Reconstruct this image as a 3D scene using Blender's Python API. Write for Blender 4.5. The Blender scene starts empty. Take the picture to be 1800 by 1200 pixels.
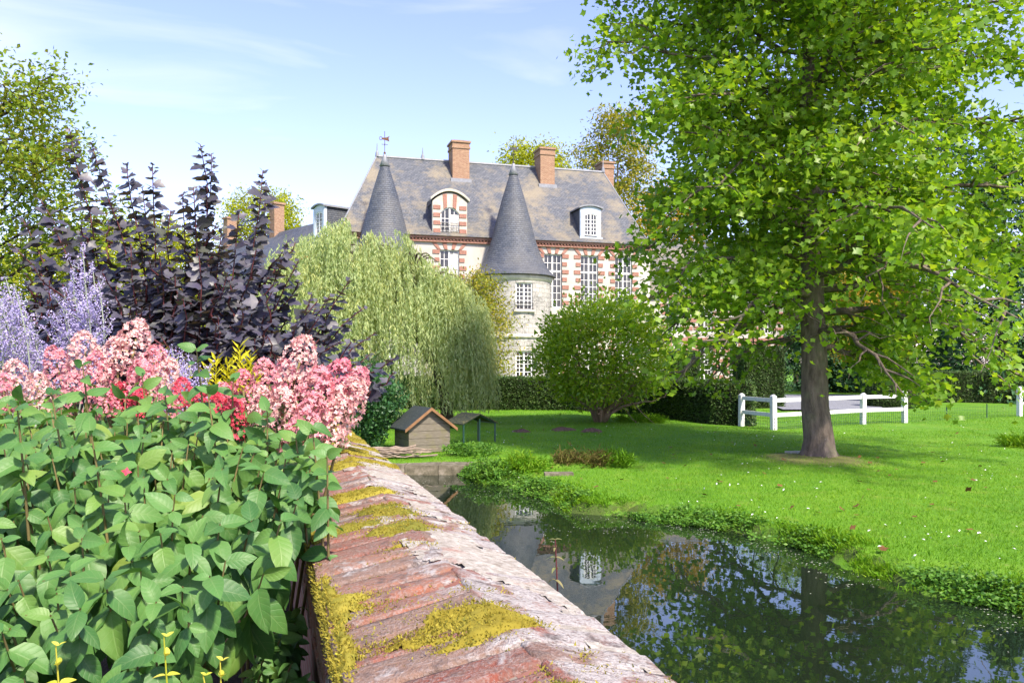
import bpy, bmesh, math, random
import numpy as np
from mathutils import Vector, Matrix

# ------------------------------------------------------------------ camera, sky, sun, exposure
SC = bpy.context.scene
COL = SC.collection
R = math.radians
cam_d = bpy.data.cameras.new('camera')
cam_d.sensor_width = 36.0
cam_d.lens = 28.9
cam_d.shift_y = 0.0222
cam_d.clip_start = 0.05
cam_d.clip_end = 3000
cam = bpy.data.objects.new('camera', cam_d)
COL.objects.link(cam)
cam.location = (0, 0, 2.1)
cam.rotation_euler = (R(90), 0, 0)
SC.camera = cam

SUN_AZ = math.atan2(0.55, -0.835)      # compass style: x = sin, y = cos
SUN_EL = R(48)
world = bpy.data.worlds.new('World')
SC.world = world
world.use_nodes = True
wn = world.node_tree.nodes
wl = world.node_tree.links
wn.clear()
sky = wn.new('ShaderNodeTexSky')
sky.sky_type = 'NISHITA'
sky.sun_disc = False
sky.sun_elevation = SUN_EL
sky.sun_rotation = SUN_AZ
sky.altitude = 100
sky.air_density = 1.0
sky.dust_density = 0.9
sky.ozone_density = 2.2
# faint high cirrus over the whole dome
tc = wn.new('ShaderNodeTexCoord')
mp = wn.new('ShaderNodeMapping')
mp.inputs['Scale'].default_value = (1.2, 1.6, 7.0)
mp.inputs['Rotation'].default_value = (0.15, 0.25, 0.5)
nz = wn.new('ShaderNodeTexNoise')
nz.inputs['Scale'].default_value = 2.0
nz.inputs['Detail'].default_value = 7.0
nz.inputs['Distortion'].default_value = 0.6
cr = wn.new('ShaderNodeMapRange')
cr.inputs['From Min'].default_value = 0.50
cr.inputs['From Max'].default_value = 0.85
cr.inputs['To Max'].default_value = 0.22
mixc = wn.new('ShaderNodeMix')
mixc.data_type = 'RGBA'
mixc.inputs['B'].default_value = (7.6, 8.0, 8.6, 1)
bg = wn.new('ShaderNodeBackground')
bg.inputs['Strength'].default_value = 0.123
wo = wn.new('ShaderNodeOutputWorld')
wl.new(tc.outputs['Generated'], mp.inputs['Vector'])
wl.new(mp.outputs['Vector'], nz.inputs['Vector'])
wl.new(nz.outputs['Fac'], cr.inputs['Value'])
wl.new(cr.outputs['Result'], mixc.inputs['Factor'])
wl.new(sky.outputs['Color'], mixc.inputs['A'])
tint = wn.new('ShaderNodeMix')
tint.data_type = 'RGBA'
tint.blend_type = 'MULTIPLY'
tint.inputs['Factor'].default_value = 1.0
tint.inputs['B'].default_value = (1.07, 0.89, 1.06, 1)
wl.new(mixc.outputs['Result'], tint.inputs['A'])
wl.new(tint.outputs['Result'], bg.inputs['Color'])
wl.new(bg.outputs['Background'], wo.inputs['Surface'])

sun_d = bpy.data.lights.new('sun', 'SUN')
sun_d.energy = 3.3
sun_d.angle = R(4.0)
sun_d.color = (1.0, 0.90, 0.74)
sun = bpy.data.objects.new('sun', sun_d)
COL.objects.link(sun)
to_sun = Vector((math.sin(SUN_AZ) * math.cos(SUN_EL), math.cos(SUN_AZ) * math.cos(SUN_EL), math.sin(SUN_EL)))
sun.rotation_euler = to_sun.to_track_quat('Z', 'Y').to_euler()
sun.location = (30, -20, 40)

SC.view_settings.view_transform = 'Standard'
SC.view_settings.look = 'None'
SC.view_settings.exposure = 1.52
SC.view_settings.gamma = 1.0
SC.view_settings.use_curve_mapping = False
SC.render.engine = 'CYCLES'
SC.cycles.max_bounces = 7
SC.cycles.diffuse_bounces = 4
SC.cycles.glossy_bounces = 3
SC.cycles.transmission_bounces = 4
SC.cycles.transparent_max_bounces = 4
SC.cycles.sample_clamp_indirect = 6.0
SC.cycles.use_denoising = True

# ------------------------------------------------------------------ helpers
F = 1445.0
HOR = 640.0
CZ = 2.1


def at(px, py, Y):
    """point of the place that lies Y metres ahead of the viewpoint in direction of a photo position"""
    return np.array([(px - 900.0) / F * Y, Y, CZ + (HOR - py) / F * Y])


def on_ground(px, py, z=0.0):
    Y = F * (CZ - z) / (py - HOR)
    return np.array([(px - 900.0) / F * Y, Y, z])


def tag(o, label=None, cat=None, group=None, kind=None):
    if label: o['label'] = label
    if cat: o['category'] = cat
    if group: o['group'] = group
    if kind: o['kind'] = kind
    return o


def empty(name, loc=(0, 0, 0), rz=0.0, label=None, cat=None, group=None):
    o = bpy.data.objects.new(name, None)
    o.empty_display_size = 0.2
    o.location = loc
    o.rotation_euler = (0, 0, rz)
    COL.objects.link(o)
    return tag(o, label, cat, group)


def link(name, me, mat=None, parent=None, loc=None, rot=None, scale=None):
    o = bpy.data.objects.new(name, me)
    if mat is not None:
        mats = mat if isinstance(mat, (list, tuple)) else [mat]
        if len(me.materials) == 0:
            for m in mats: me.materials.append(m)
    if parent is not None: o.parent = parent
    if loc is not None: o.location = loc
    if rot is not None: o.rotation_euler = rot
    if scale is not None: o.scale = scale
    COL.objects.link(o)
    return o


def np_mesh(name, V, Fc, smooth=False, uv=None):
    V = np.asarray(V, dtype=np.float32)
    Fc = np.asarray(Fc, dtype=np.int32)
    me = bpy.data.meshes.new(name)
    n, k = Fc.shape
    me.vertices.add(len(V))
    me.vertices.foreach_set('co', V.ravel())
    me.loops.add(n * k)
    me.loops.foreach_set('vertex_index', Fc.ravel())
    me.polygons.add(n)
    me.polygons.foreach_set('loop_start', np.arange(0, n * k, k, dtype=np.int32))
    me.polygons.foreach_set('loop_total', np.full(n, k, dtype=np.int32))
    me.update(calc_edges=True)
    if smooth:
        me.polygons.foreach_set('use_smooth', np.ones(n, dtype=bool))
    if uv is not None:
        ul = me.uv_layers.new(name='UVMap')
        ul.data.foreach_set('uv', np.asarray(uv, dtype=np.float32)[Fc.ravel()].ravel())
    return me


def unit(a):
    return a / np.maximum(np.linalg.norm(a, axis=-1, keepdims=True), 1e-9)


def frames(D, N):
    """rotation matrices whose y column is D and whose z column is N made square to D"""
    y = unit(D)
    z = unit(N - (N * y).sum(-1, keepdims=True) * y)
    x = np.cross(y, z)
    return np.stack([x, y, z], axis=-1)


def scatter(tV, tF, M, T, S):
    """copies of a template: M (n,3,3), T (n,3), S (n,) or (n,3)"""
    n = len(T)
    S = np.asarray(S, dtype=float)
    if S.ndim == 1: S = np.repeat(S[:, None], 3, axis=1)
    P = tV[None, :, :] * S[:, None, :]
    V = np.einsum('nij,nkj->nki', M, P) + T[:, None, :]
    Fc = tF[None, :, :] + (np.arange(n) * len(tV))[:, None, None]
    return V.reshape(-1, 3), Fc.reshape(-1, tF.shape[1])


class MB:
    """collects polygons for one mesh"""
    def __init__(s): s.v, s.f, s.mi = [], [], []

    def add(s, V, Fc, m=0):
        b = len(s.v)
        s.v += [tuple(p) for p in V]
        s.f += [tuple(i + b for i in q) for q in Fc]
        s.mi += [m] * len(Fc)
        return s

    def box(s, c, d, rz=0.0, m=0, taper=1.0):
        cx, cy, cz = c
        hx, hy, hz = d[0] / 2, d[1] / 2, d[2] / 2
        ca, sa = math.cos(rz), math.sin(rz)
        V = []
        for z, t in ((-hz, 1.0), (hz, taper)):
            for x, y in ((-hx, -hy), (hx, -hy), (hx, hy), (-hx, hy)):
                x *= t; y *= t
                V.append((cx + x * ca - y * sa, cy + x * sa + y * ca, cz + z))
        return s.add(V, [(3, 2, 1, 0), (4, 5, 6, 7), (0, 1, 5, 4), (1, 2, 6, 5), (2, 3, 7, 6), (3, 0, 4, 7)], m)

    def prism(s, poly, y0, y1, m=0):
        """polygon in (x, z), pushed along y"""
        n = len(poly)
        V = [(x, y0, z) for x, z in poly] + [(x, y1, z) for x, z in poly]
        Fc = [tuple(range(n)), tuple(range(2 * n - 1, n - 1, -1))]
        for i in range(n):
            j = (i + 1) % n
            Fc.append((i, i + n, j + n, j))
        return s.add(V, Fc, m)

    def tube(s, pts, rad, n=6, m=0, cap=True):
        pts = [Vector(p) for p in pts]
        if not hasattr(rad, '__len__'): rad = [rad] * len(pts)
        V, Fc = [], []
        ref = Vector((0.13, 0.97, 0.21))
        for i, p in enumerate(pts):
            d = (pts[min(i + 1, len(pts) - 1)] - pts[max(i - 1, 0)])
            if d.length < 1e-7: d = Vector((0, 0, 1))
            d.normalize()
            a = d.cross(ref)
            if a.length < 0.1: a = d.cross(Vector((1, 0, 0)))
            a.normalize()
            b = d.cross(a)
            for k in range(n):
                t = 2 * math.pi * k / n
                V.append(p + (a * math.cos(t) + b * math.sin(t)) * rad[i])
        for i in range(len(pts) - 1):
            for k in range(n):
                k2 = (k + 1) % n
                Fc.append((i * n + k, i * n + k2, (i + 1) * n + k2, (i + 1) * n + k))
        if cap:
            Fc.append(tuple(range(n - 1, -1, -1)))
            Fc.append(tuple(range((len(pts) - 1) * n, len(pts) * n)))
        return s.add(V, Fc, m)

    def mesh(s, name, smooth=False):
        me = bpy.data.meshes.new(name)
        me.from_pydata(s.v, [], s.f)
        if any(s.mi): me.polygons.foreach_set('material_index', s.mi)
        if smooth: me.polygons.foreach_set('use_smooth', [True] * len(s.f))
        me.update()
        return me

    def build(s, name, mat, parent=None, smooth=False, uv=False, **kw):
        me = s.mesh(name, smooth)
        if uv: auto_uv(me)
        return link(name, me, mat, parent, **kw)


def auto_uv(me):
    """u runs level along each face, v runs up its slope, both in metres"""
    ul = me.uv_layers.new(name='UVMap')
    for p in me.polygons:
        n = p.normal
        h = Vector((0, 0, 1)).cross(n)
        if h.length < 1e-3: h = Vector((1, 0, 0))
        h.normalize()
        v = n.cross(h)
        for li in p.loop_indices:
            co = me.vertices[me.loops[li].vertex_index].co
            ul.data[li].uv = (co.dot(h), co.dot(v))


_lat = {}


def vnoise(x, y, seed=0):
    if seed not in _lat: _lat[seed] = np.random.default_rng(1000 + seed).random((256, 256))
    L = _lat[seed]
    xi = np.floor(x).astype(int); yi = np.floor(y).astype(int)
    fx = x - xi; fy = y - yi
    fx = fx * fx * (3 - 2 * fx); fy = fy * fy * (3 - 2 * fy)
    g = lambda i, j: L[i & 255, j & 255]
    return (g(xi, yi) * (1 - fx) + g(xi + 1, yi) * fx) * (1 - fy) + (g(xi, yi + 1) * (1 - fx) + g(xi + 1, yi + 1) * fx) * fy


def fbm(x, y, seed=0, oct=4):
    x = np.asarray(x, float); y = np.asarray(y, float)
    r, a, t = 0.0, 1.0, 0.0
    for o in range(oct):
        r = r + a * vnoise(x * 2 ** o + 17.3 * o, y * 2 ** o + 5.1 * o, seed + o)
        t += a; a *= 0.5
    return r / t


def sstep(a, b, x):
    t = np.clip((x - a) / (b - a), 0, 1)
    return t * t * (3 - 2 * t)


# leaf templates: y along the leaf (0..1), x across, z = normal
def leaf_simple(w=0.42, fold=0.10):
    V = np.array([[0, 0, 0], [w / 2, 0.45, fold], [0, 1, -0.05], [-w / 2, 0.45, fold]], float)
    return V, np.array([[0, 1, 2], [0, 2, 3]])


def leaf_ovate(w=0.5, fold=0.08, droop=0.12):
    V = np.array([[0, 0, 0], [w * .42, .22, fold], [w * .5, .48, fold * .9], [w * .28, .78, fold * .2 - droop * .5], [0, 1, -droop],
                  [-w * .28, .78, fold * .2 - droop * .5], [-w * .5, .48, fold * .9], [-w * .42, .22, fold], [0, .5, 0.0]], float)
    Fc = [[i, i + 1, 8] for i in range(7)] + [[7, 0, 8]]
    return V, np.array(Fc)


def leaf_lobed(kind='tulip'):
    if kind == 'tulip':
        P = [(0, 0), (.52, .16), (.36, .42), (.48, .82), (0, .70)]
    else:                                        # three lobes, toothed
        P = [(0, 0), (.20, .06), (.46, .22), (.56, .46), (.30, .50), (.26, .72), (0, 1.0)]
    Rr = [(x, y) for x, y in P]
    L = [(-x, y) for x, y in P[1:-1]][::-1]
    ring = Rr + L
    V = [(x, y, 0.16 * abs(x) - 0.14 * y * y) for x, y in ring] + [(0, .42, -0.02)]
    n = len(ring)
    if kind == 'tulip':
        return np.array(V[:-1], float), np.array([[4, (4 + i) % 8, (5 + i) % 8] for i in range(1, 7)])
    return np.array(V, float), np.array([[i, (i + 1) % n, n] for i in range(n)])


def leaf_grid(w=0.56, nx=4, ny=7, fold=0.16, droop=0.35, wave=0.02, seed=0):
    """broad leaf with a pointed tip, a sunk midrib and a drooping end"""
    rg = np.random.default_rng(seed)
    V, Fc = [], []
    for j in range(ny + 1):
        t = j / ny
        hw = w / 2 * (math.sin(math.pi * min(1, t ** 0.78)) ** 0.72) if 0 < t < 1 else 0.004
        hw *= (1 - 0.22 * t)
        for i in range(nx + 1):
            u = -1 + 2 * i / nx
            z = fold * abs(u) ** 1.2 * hw * 1.7 - droop * t ** 2.1 + wave * rg.normal() * (abs(u) > 0.4)
            V.append((u * hw, t - 0.12 * droop * t * t, z))
    k = nx + 1
    for j in range(ny):
        for i in range(nx):
            Fc.append((j * k + i, j * k + i + 1, (j + 1) * k + i + 1, (j + 1) * k + i))
    return np.array(V, float), np.array(Fc)


def grid_uv(nx=4, ny=7):
    return np.array([(-1 + 2 * i / nx, j / ny) for j in range(ny + 1) for i in range(nx + 1)])


# ------------------------------------------------------------------ materials
_m = {}


def NM(name):
    m = bpy.data.materials.new(name)
    m.use_nodes = True
    nt = m.node_tree
    nt.nodes.clear()
    out = nt.nodes.new('ShaderNodeOutputMaterial')
    _m[name] = m
    return m, nt, out


def N(nt, t, **kw):
    n = nt.nodes.new(t)
    for k, v in kw.items():
        if k.startswith('_'): setattr(n, k[1:], v)
        else: n.inputs[k.replace('__', ' ')].default_value = v
    return n


def ramp(nt, fac, stops, interp='LINEAR'):
    r = nt.nodes.new('ShaderNodeValToRGB')
    r.color_ramp.interpolation = interp
    el = r.color_ramp.elements
    while len(el) < len(stops): el.new(0.5)
    for e, (p, c) in zip(el, stops):
        e.position = p
        e.color = (c[0], c[1], c[2], 1)
    if fac is not None: nt.links.new(fac, r.inputs['Fac'])
    return r.outputs['Color']


def mixc_(nt, fac, a, b, mode='MIX'):
    n = nt.nodes.new('ShaderNodeMix')
    n.data_type = 'RGBA'
    n.blend_type = mode
    for s, v in (('Factor', fac), ('A', a), ('B', b)):
        if isinstance(v, (int, float)): n.inputs[s].default_value = v if s == 'Factor' else (v, v, v, 1)
        elif isinstance(v, tuple): n.inputs[s].default_value = (*v[:3], 1)
        else: nt.links.new(v, n.inputs[s])
    return n.outputs['Result']


def math_(nt, op, a, b=0.0, clamp=False):
    n = nt.nodes.new('ShaderNodeMath')
    n.operation = op
    n.use_clamp = clamp
    for i, v in enumerate((a, b)):
        if isinstance(v, (int, float)): n.inputs[i].default_value = v
        else: nt.links.new(v, n.inputs[i])
    return n.outputs[0]


def maprange(nt, v, a, b, c=0.0, d=1.0):
    n = nt.nodes.new('ShaderNodeMapRange')
    n.inputs['From Min'].default_value = a
    n.inputs['From Max'].default_value = b
    n.inputs['To Min'].default_value = c
    n.inputs['To Max'].default_value = d
    nt.links.new(v, n.inputs['Value'])
    return n.outputs['Result']


def noise(nt, vec, scale, detail=4, rough=0.55, dist=0.0):
    n = N(nt, 'ShaderNodeTexNoise', Scale=scale, Detail=detail, Roughness=rough, Distortion=dist)
    if vec is not None: nt.links.new(vec, n.inputs['Vector'])
    return n.outputs['Fac']


def pos(nt):
    return nt.nodes.new('ShaderNodeNewGeometry').outputs['Position']


def objc(nt):
    return nt.nodes.new('ShaderNodeTexCoord').outputs['Object']


def rnd(nt):
    """a random number for each loose piece of a mesh and each object"""
    g = nt.nodes.new('ShaderNodeNewGeometry').outputs['Random Per Island']
    o = nt.nodes.new('ShaderNodeObjectInfo').outputs['Random']
    return math_(nt, 'FRACT', math_(nt, 'ADD', g, o))


def bump(nt, h, strength=0.4, dist=0.02):
    b = N(nt, 'ShaderNodeBump', Strength=strength, Distance=dist)
    nt.links.new(h, b.inputs['Height'])
    return b.outputs['Normal']


def princ(nt, out, col, rough=0.6, normal=None, spec=0.5, **kw):
    p = N(nt, 'ShaderNodeBsdfPrincipled')
    for s, v in (('Base Color', col), ('Roughness', rough)):
        if isinstance(v, (int, float)): p.inputs[s].default_value = v
        elif isinstance(v, tuple): p.inputs[s].default_value = (*v[:3], 1)
        else: nt.links.new(v, p.inputs[s])
    p.inputs['Specular IOR Level'].default_value = spec
    if normal is not None: nt.links.new(normal, p.inputs['Normal'])
    for k, v in kw.items(): p.inputs[k.replace('__', ' ')].default_value = v
    if out is not None: nt.links.new(p.outputs[0], out.inputs['Surface'])
    return p.outputs[0]


def leaf_mat(name, stops, trans=0.35, rough=0.45, spec=0.4, clump=1.5, tint=(1.25, 1.15, 0.55), back=None, vein=False):
    """leaf colours vary from leaf to leaf and in loose clumps; light passes through"""
    m, nt, out = NM(name)
    r = rnd(nt)
    n = noise(nt, pos(nt), clump, 2)
    f = math_(nt, 'ADD', math_(nt, 'MULTIPLY', r, 0.65), math_(nt, 'MULTIPLY', maprange(nt, n, 0.3, 0.7), 0.35), True)
    k = len(stops)
    c = ramp(nt, f, [(i / (k - 1), s) for i, s in enumerate(stops)])
    if back:
        bf = nt.nodes.new('ShaderNodeNewGeometry').outputs['Backfacing']
        c = mixc_(nt, bf, c, mixc_(nt, 0.6, c, back))
    nrm = None
    if vein:
        fine = noise(nt, pos(nt), 130.0, 3)
        mott = noise(nt, pos(nt), 22.0, 4)
        c = mixc_(nt, maprange(nt, mott, 0.35, 0.75, 0.0, 0.35), c, mixc_(nt, 0.5, c, (0.16, 0.22, 0.05)))
        blem = math_(nt, 'MULTIPLY', maprange(nt, noise(nt, pos(nt), 60.0, 2), 0.70, 0.74), maprange(nt, noise(nt, pos(nt), 5.0, 2), 0.5, 0.6))
        c = mixc_(nt, math_(nt, 'MULTIPLY', blem, 0.7), c, (0.10, 0.06, 0.02))
        h = math_(nt, 'MULTIPLY', fine, 0.25)
        if vein == 'ribs':
            sp = N(nt, 'ShaderNodeSeparateXYZ')
            nt.links.new(nt.nodes.new('ShaderNodeUVMap').outputs['UV'], sp.inputs[0])
            au = math_(nt, 'ABSOLUTE', sp.outputs['X'])
            side = math_(nt, 'SINE', math_(nt, 'MULTIPLY', math_(nt, 'SUBTRACT', sp.outputs['Y'], math_(nt, 'MULTIPLY', au, 0.22)), 6.283 * 6.5))
            rib = math_(nt, 'MAXIMUM', maprange(nt, side, 0.86, 1.0, 0, 0.7), maprange(nt, au, 0.09, 0.02))
            c = mixc_(nt, math_(nt, 'MULTIPLY', rib, 0.18), c, mixc_(nt, 0.6, c, (0.40, 0.48, 0.22)))
            h = math_(nt, 'ADD', h, math_(nt, 'ADD', math_(nt, 'MULTIPLY', side, -0.07), math_(nt, 'MULTIPLY', rib, -0.45)))
        nrm = bump(nt, h, 0.30, 0.004)
    b = princ(nt, None, c, rough, nrm, spec)
    t = N(nt, 'ShaderNodeBsdfTranslucent')
    nt.links.new(mixc_(nt, 1.0, c, tint, 'MULTIPLY'), t.inputs['Color'])
    mx = N(nt, 'ShaderNodeMixShader', Fac=trans)
    nt.links.new(b, mx.inputs[1])
    nt.links.new(t.outputs[0], mx.inputs[2])
    nt.links.new(mx.outputs[0], out.inputs['Surface'])
    return m


def plain(name, col, rough=0.6, spec=0.4, var=0.25, scale=6.0, bstr=0.0, bscale=40.0, **kw):
    m, nt, out = NM(name)
    p = objc(nt)
    n = noise(nt, p, scale, 5, 0.6)
    c = mixc_(nt, maprange(nt, n, 0.3, 0.7), tuple(x * (1 - var) for x in col), tuple(min(1, x * (1 + var)) for x in col))
    nb = bump(nt, noise(nt, p, bscale, 4), bstr, 0.01) if bstr else None
    princ(nt, out, c, rough, nb, spec, **kw)
    return m


def bark(name, a, b, scale=9.0):
    m, nt, out = NM(name)
    tcn = objc(nt)
    mpn = N(nt, 'ShaderNodeMapping')
    mpn.inputs['Scale'].default_value = (1, 1, 0.28)
    nt.links.new(tcn, mpn.inputs['Vector'])
    n1 = noise(nt, mpn.outputs[0], scale, 6, 0.65)
    n2 = noise(nt, tcn, 2.3, 3)
    c = ramp(nt, n1, [(0.3, a), (0.62, b), (0.75, tuple(min(1, x * 1.5) for x in b))])
    c = mixc_(nt, maprange(nt, n2, 0.52, 0.7, 0, 0.45), c, (0.17, 0.19, 0.10))
    c = mixc_(nt, maprange(nt, noise(nt, tcn, 26, 2), 0.70, 0.76, 0, .6), c, (0.42, 0.42, 0.38))
    princ(nt, out, c, 0.9, bump(nt, math_(nt, 'ADD', n1, noise(nt, mpn.outputs[0], scale * 3.1, 4, 0.7)), 0.9, 0.03), 0.2)
    return m
# ------------------------------------------------------------------ the lie of the land
WU = unit(np.array([-0.301, 1.0]))            # along the brick wall
WV = np.array([WU[1], -WU[0]])                # across it, towards the pond
W0 = np.array([-0.005, 1.471])
WATER_Z = -0.22
BANK = [(10.6, -6), (9.3, -2), (8.2, 1), (6.7, 4), (5.7, 6.4), (5.05, 8.0), (4.55, 9.0), (4.1, 9.9), (3.84, 11.0), (3.30, 12.1), (2.68, 12.75),
        (1.84, 13.2), (1.2, 13.6), (.80, 14.3), (.33, 15.7), (-.05, 16.6), (-.5, 17.2), (-1.02, 18.3), (-1.2, 18.6)]
BANK = [(x * .93, y * .93) for x, y in BANK]
wl_pt = lambda Y: (-0.005 - 0.301 * (Y - 1.471), Y)
POND = np.array(BANK + [(-4.9, 17.35), wl_pt(17.35), wl_pt(-6)])
TREE = on_ground(1440, 806)


def pond_sd(x, y):
    P = POND
    Q = np.roll(P, -1, axis=0)
    d = np.full(x.shape, 1e9)
    ins = np.zeros(x.shape, bool)
    for (ax, ay), (bx, by) in zip(P, Q):
        ex, ey = bx - ax, by - ay
        t = np.clip(((x - ax) * ex + (y - ay) * ey) / (ex * ex + ey * ey), 0, 1)
        d = np.minimum(d, np.hypot(x - ax - t * ex, y - ay - t * ey))
        c = ((ay > y) != (by > y)) & (x < (bx - ax) * (y - ay) / (by - ay + 1e-12) + ax)
        ins ^= c
    return np.where(ins, -d, d)


def land(x, y):
    x = np.asarray(x, float); y = np.asarray(y, float)
    d = pond_sd(x, y) + (fbm(x * 1.7, y * 1.7, 3, 4) - 0.5) * 0.75
    z = np.where(d > 0, WATER_Z + 0.22 * sstep(0, 0.42, d) ** 0.8, WATER_Z + np.maximum(-0.8, d * 1.1))
    z = z + np.where(d > 0.3, (fbm(x * .35, y * .35, 11, 3) - .5) * 0.16, 0)
    z = z + 0.10 * np.exp(-((x - TREE[0]) ** 2 + (y - TREE[1]) ** 2) / 1.6) - 0.02
    # a shallow ditch running into the pond
    t = np.clip((x - 0.2) / 2.2, 0, 1)
    dy = y - (17.0 + 0.25 * t)
    dx = np.maximum(0, np.maximum(0.2 - x, x - 2.4))
    z = z - 0.20 * np.exp(-(dy / 0.24) ** 2 - (dx / 0.25) ** 2)
    lx = (x - W0[0]) * WV[0] + (y - W0[1]) * WV[1]
    ly = (x - W0[0]) * WU[0] + (y - W0[1]) * WU[1]
    z = np.where((lx < 0) & (ly < 17.3), 0.55, z)
    return z


# ---- lawn material
m, nt, out = NM('lawn_turf')
P = pos(nt)
n1 = noise(nt, P, 0.55, 4, 0.6)
n2 = noise(nt, P, 9.0, 5, 0.7)
n3 = noise(nt, P, 70.0, 3, 0.7)
c = ramp(nt, n1, [(0.30, (0.065, 0.19, 0.010)), (0.5, (0.10, 0.25, 0.012)), (0.72, (0.155, 0.295, 0.018))])
c = mixc_(nt, maprange(nt, n2, 0.35, 0.75, 0, 0.55), c, (0.060, 0.150, 0.014))
c = mixc_(nt, maprange(nt, n3, 0.4, 0.7, 0, 0.5), c, (0.16, 0.31, 0.025))
c = mixc_(nt, maprange(nt, noise(nt, P, 1.6, 5, 0.7), 0.54, 0.70, 0, 0.65), c, (0.22, 0.27, 0.045))
c = mixc_(nt, maprange(nt, noise(nt, P, 2.9, 5, 0.75), 0.62, 0.74, 0, 0.7), c, (0.20, 0.18, 0.07))
sub = N(nt, 'ShaderNodeVectorMath', _operation='DISTANCE')
nt.links.new(P, sub.inputs[0])
sub.inputs[1].default_value = (TREE[0] - .15, TREE[1] - .15, 0.0)
dd = math_(nt, 'ADD', sub.outputs['Value'], math_(nt, 'ADD', math_(nt, 'MULTIPLY', noise(nt, P, 1.7, 4, 0.7), -1.3), math_(nt, 'MULTIPLY', n2, -0.5)))
c = mixc_(nt, maprange(nt, dd, 0.0, 0.55, 0.9, 0.0), c, mixc_(nt, n3, (0.20, 0.17, 0.07), (0.13, 0.15, 0.045)))
sx = N(nt, 'ShaderNodeSeparateXYZ')
nt.links.new(nt.nodes.new('ShaderNodeNewGeometry').outputs['True Normal'], sx.inputs[0])
c = mixc_(nt, maprange(nt, sx.outputs['Z'], 0.93, 0.75, 0, 0.8), c, mixc_(nt, n2, (0.055, 0.045, 0.02), (0.05, 0.085, 0.02)))
princ(nt, out, c, 0.85, bump(nt, math_(nt, 'ADD', n3, math_(nt, 'MULTIPLY', n2, 1.4)), 0.55, 0.05), 0.2)
LAWN = m

xs = np.concatenate([-np.geomspace(900, 7.6, 26), np.arange(-7.3, 10.3, 0.13), np.geomspace(10.6, 900, 28)])
ys = np.concatenate([-np.geomspace(200, 4.4, 12), np.arange(-4, 22.5, 0.13), np.geomspace(22.9, 1500, 34)])
GX, GY = np.meshgrid(xs, ys)
GZ = land(GX, GY)
V = np.stack([GX.ravel(), GY.ravel(), GZ.ravel()], 1)
nx_, ny_ = len(xs), len(ys)
ii, jj = np.meshgrid(np.arange(nx_ - 1), np.arange(ny_ - 1))
b0 = (jj * nx_ + ii).ravel()
me = np_mesh('lawn', V, np.stack([b0, b0 + 1, b0 + 1 + nx_, b0 + nx_], 1), True)
tag(link('lawn', me, LAWN), 'mown green lawn round the pond', kind='structure')

# ---- soil of the flower border behind the wall
m, nt, out = NM('dark_soil')
n1 = noise(nt, pos(nt), 14, 6, 0.7)
princ(nt, out, ramp(nt, n1, [(.3, (.016, .012, .008)), (.6, (.04, .03, .02)), (.75, (.07, .055, .035))]), .95, bump(nt, n1, .9, .04), .1)
a_, b_ = W0 + WU * -4 - WV * .2, W0 + WU * 9 - WV * .2
V = [(*(a_ - WV * 6), .575), (*a_, .575), (*b_, .575), (*(b_ - WV * 6), .575)]
tag(MB().add(V, [(0, 1, 2, 3)]).build('soil', m), 'dark soil of the flower border behind the wall', kind='structure')

# ---- pond water
m, nt, out = NM('pond_water')
P = pos(nt)
mpn = N(nt, 'ShaderNodeMapping')
mpn.inputs['Scale'].default_value = (1.0, 0.6, 1)
nt.links.new(P, mpn.inputs['Vector'])
w1 = noise(nt, mpn.outputs[0], 1.6, 3, 0.5)
w2 = noise(nt, mpn.outputs[0], 7.0, 2, 0.5)
hgt = math_(nt, 'ADD', w1, math_(nt, 'MULTIPLY', w2, 0.22))
nb = bump(nt, hgt, 0.05, 0.035)
deep = mixc_(nt, noise(nt, P, 0.5, 3), (0.006, 0.012, 0.007), (0.012, 0.020, 0.009))
b_ = princ(nt, None, deep, 0.35, None, 0.0)
gl = N(nt, 'ShaderNodeBsdfGlossy', Roughness=0.015)
gl.inputs['Color'].default_value = (0.93, 0.97, 1.0, 1)
nt.links.new(nb, gl.inputs['Normal'])
fr = N(nt, 'ShaderNodeFresnel', IOR=2.05)
mx = N(nt, 'ShaderNodeMixShader')
nt.links.new(fr.outputs[0], mx.inputs[0])
nt.links.new(b_, mx.inputs[1])
nt.links.new(gl.outputs[0], mx.inputs[2])
nt.links.new(mx.outputs[0], out.inputs['Surface'])
mb = MB().add([(-8, -7, WATER_Z), (12, -7, WATER_Z), (12, 19.4, WATER_Z), (-8, 19.4, WATER_Z)], [(0, 1, 2, 3)])
tag(mb.build('water', m), 'still dark pond water reflecting the chateau', kind='structure')

# ------------------------------------------------------------------ the brick wall with its saddle coping
m, nt, out = NM('coping_brick')
P = pos(nt)
ob = nt.nodes.new('ShaderNodeObjectInfo').outputs['Random']
base = ramp(nt, ob, [(0.0, (0.24, 0.075, 0.05)), (0.3, (0.30, 0.11, 0.08)), (0.55, (0.19, 0.11, 0.085)), (0.8, (0.27, 0.165, 0.115)), (1.0, (0.34, 0.11, 0.06))])
n1 = noise(nt, P, 30, 6, 0.7)
n2 = noise(nt, P, 120, 4, 0.7)
n3 = noise(nt, P, 7.5, 6, 0.62, 0.6)
n4 = noise(nt, P, 3.0, 4, 0.6)
c = mixc_(nt, maprange(nt, n1, 0.35, 0.65, 0, 0.85), base, (0.21, 0.155, 0.125))
c = mixc_(nt, maprange(nt, n2, 0.48, 0.62, 0, 0.5), c, (0.36, 0.29, 0.27))
dot = N(nt, 'ShaderNodeVectorMath', _operation='DOT_PRODUCT')
nt.links.new(P, dot.inputs[0])
dot.inputs[1].default_value = (WV[0], WV[1], 0)
lx_ = math_(nt, 'SUBTRACT', dot.outputs['Value'], float(W0 @ WV))
side = maprange(nt, lx_, -0.08, 0.15, -0.03, 0.11)
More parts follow.
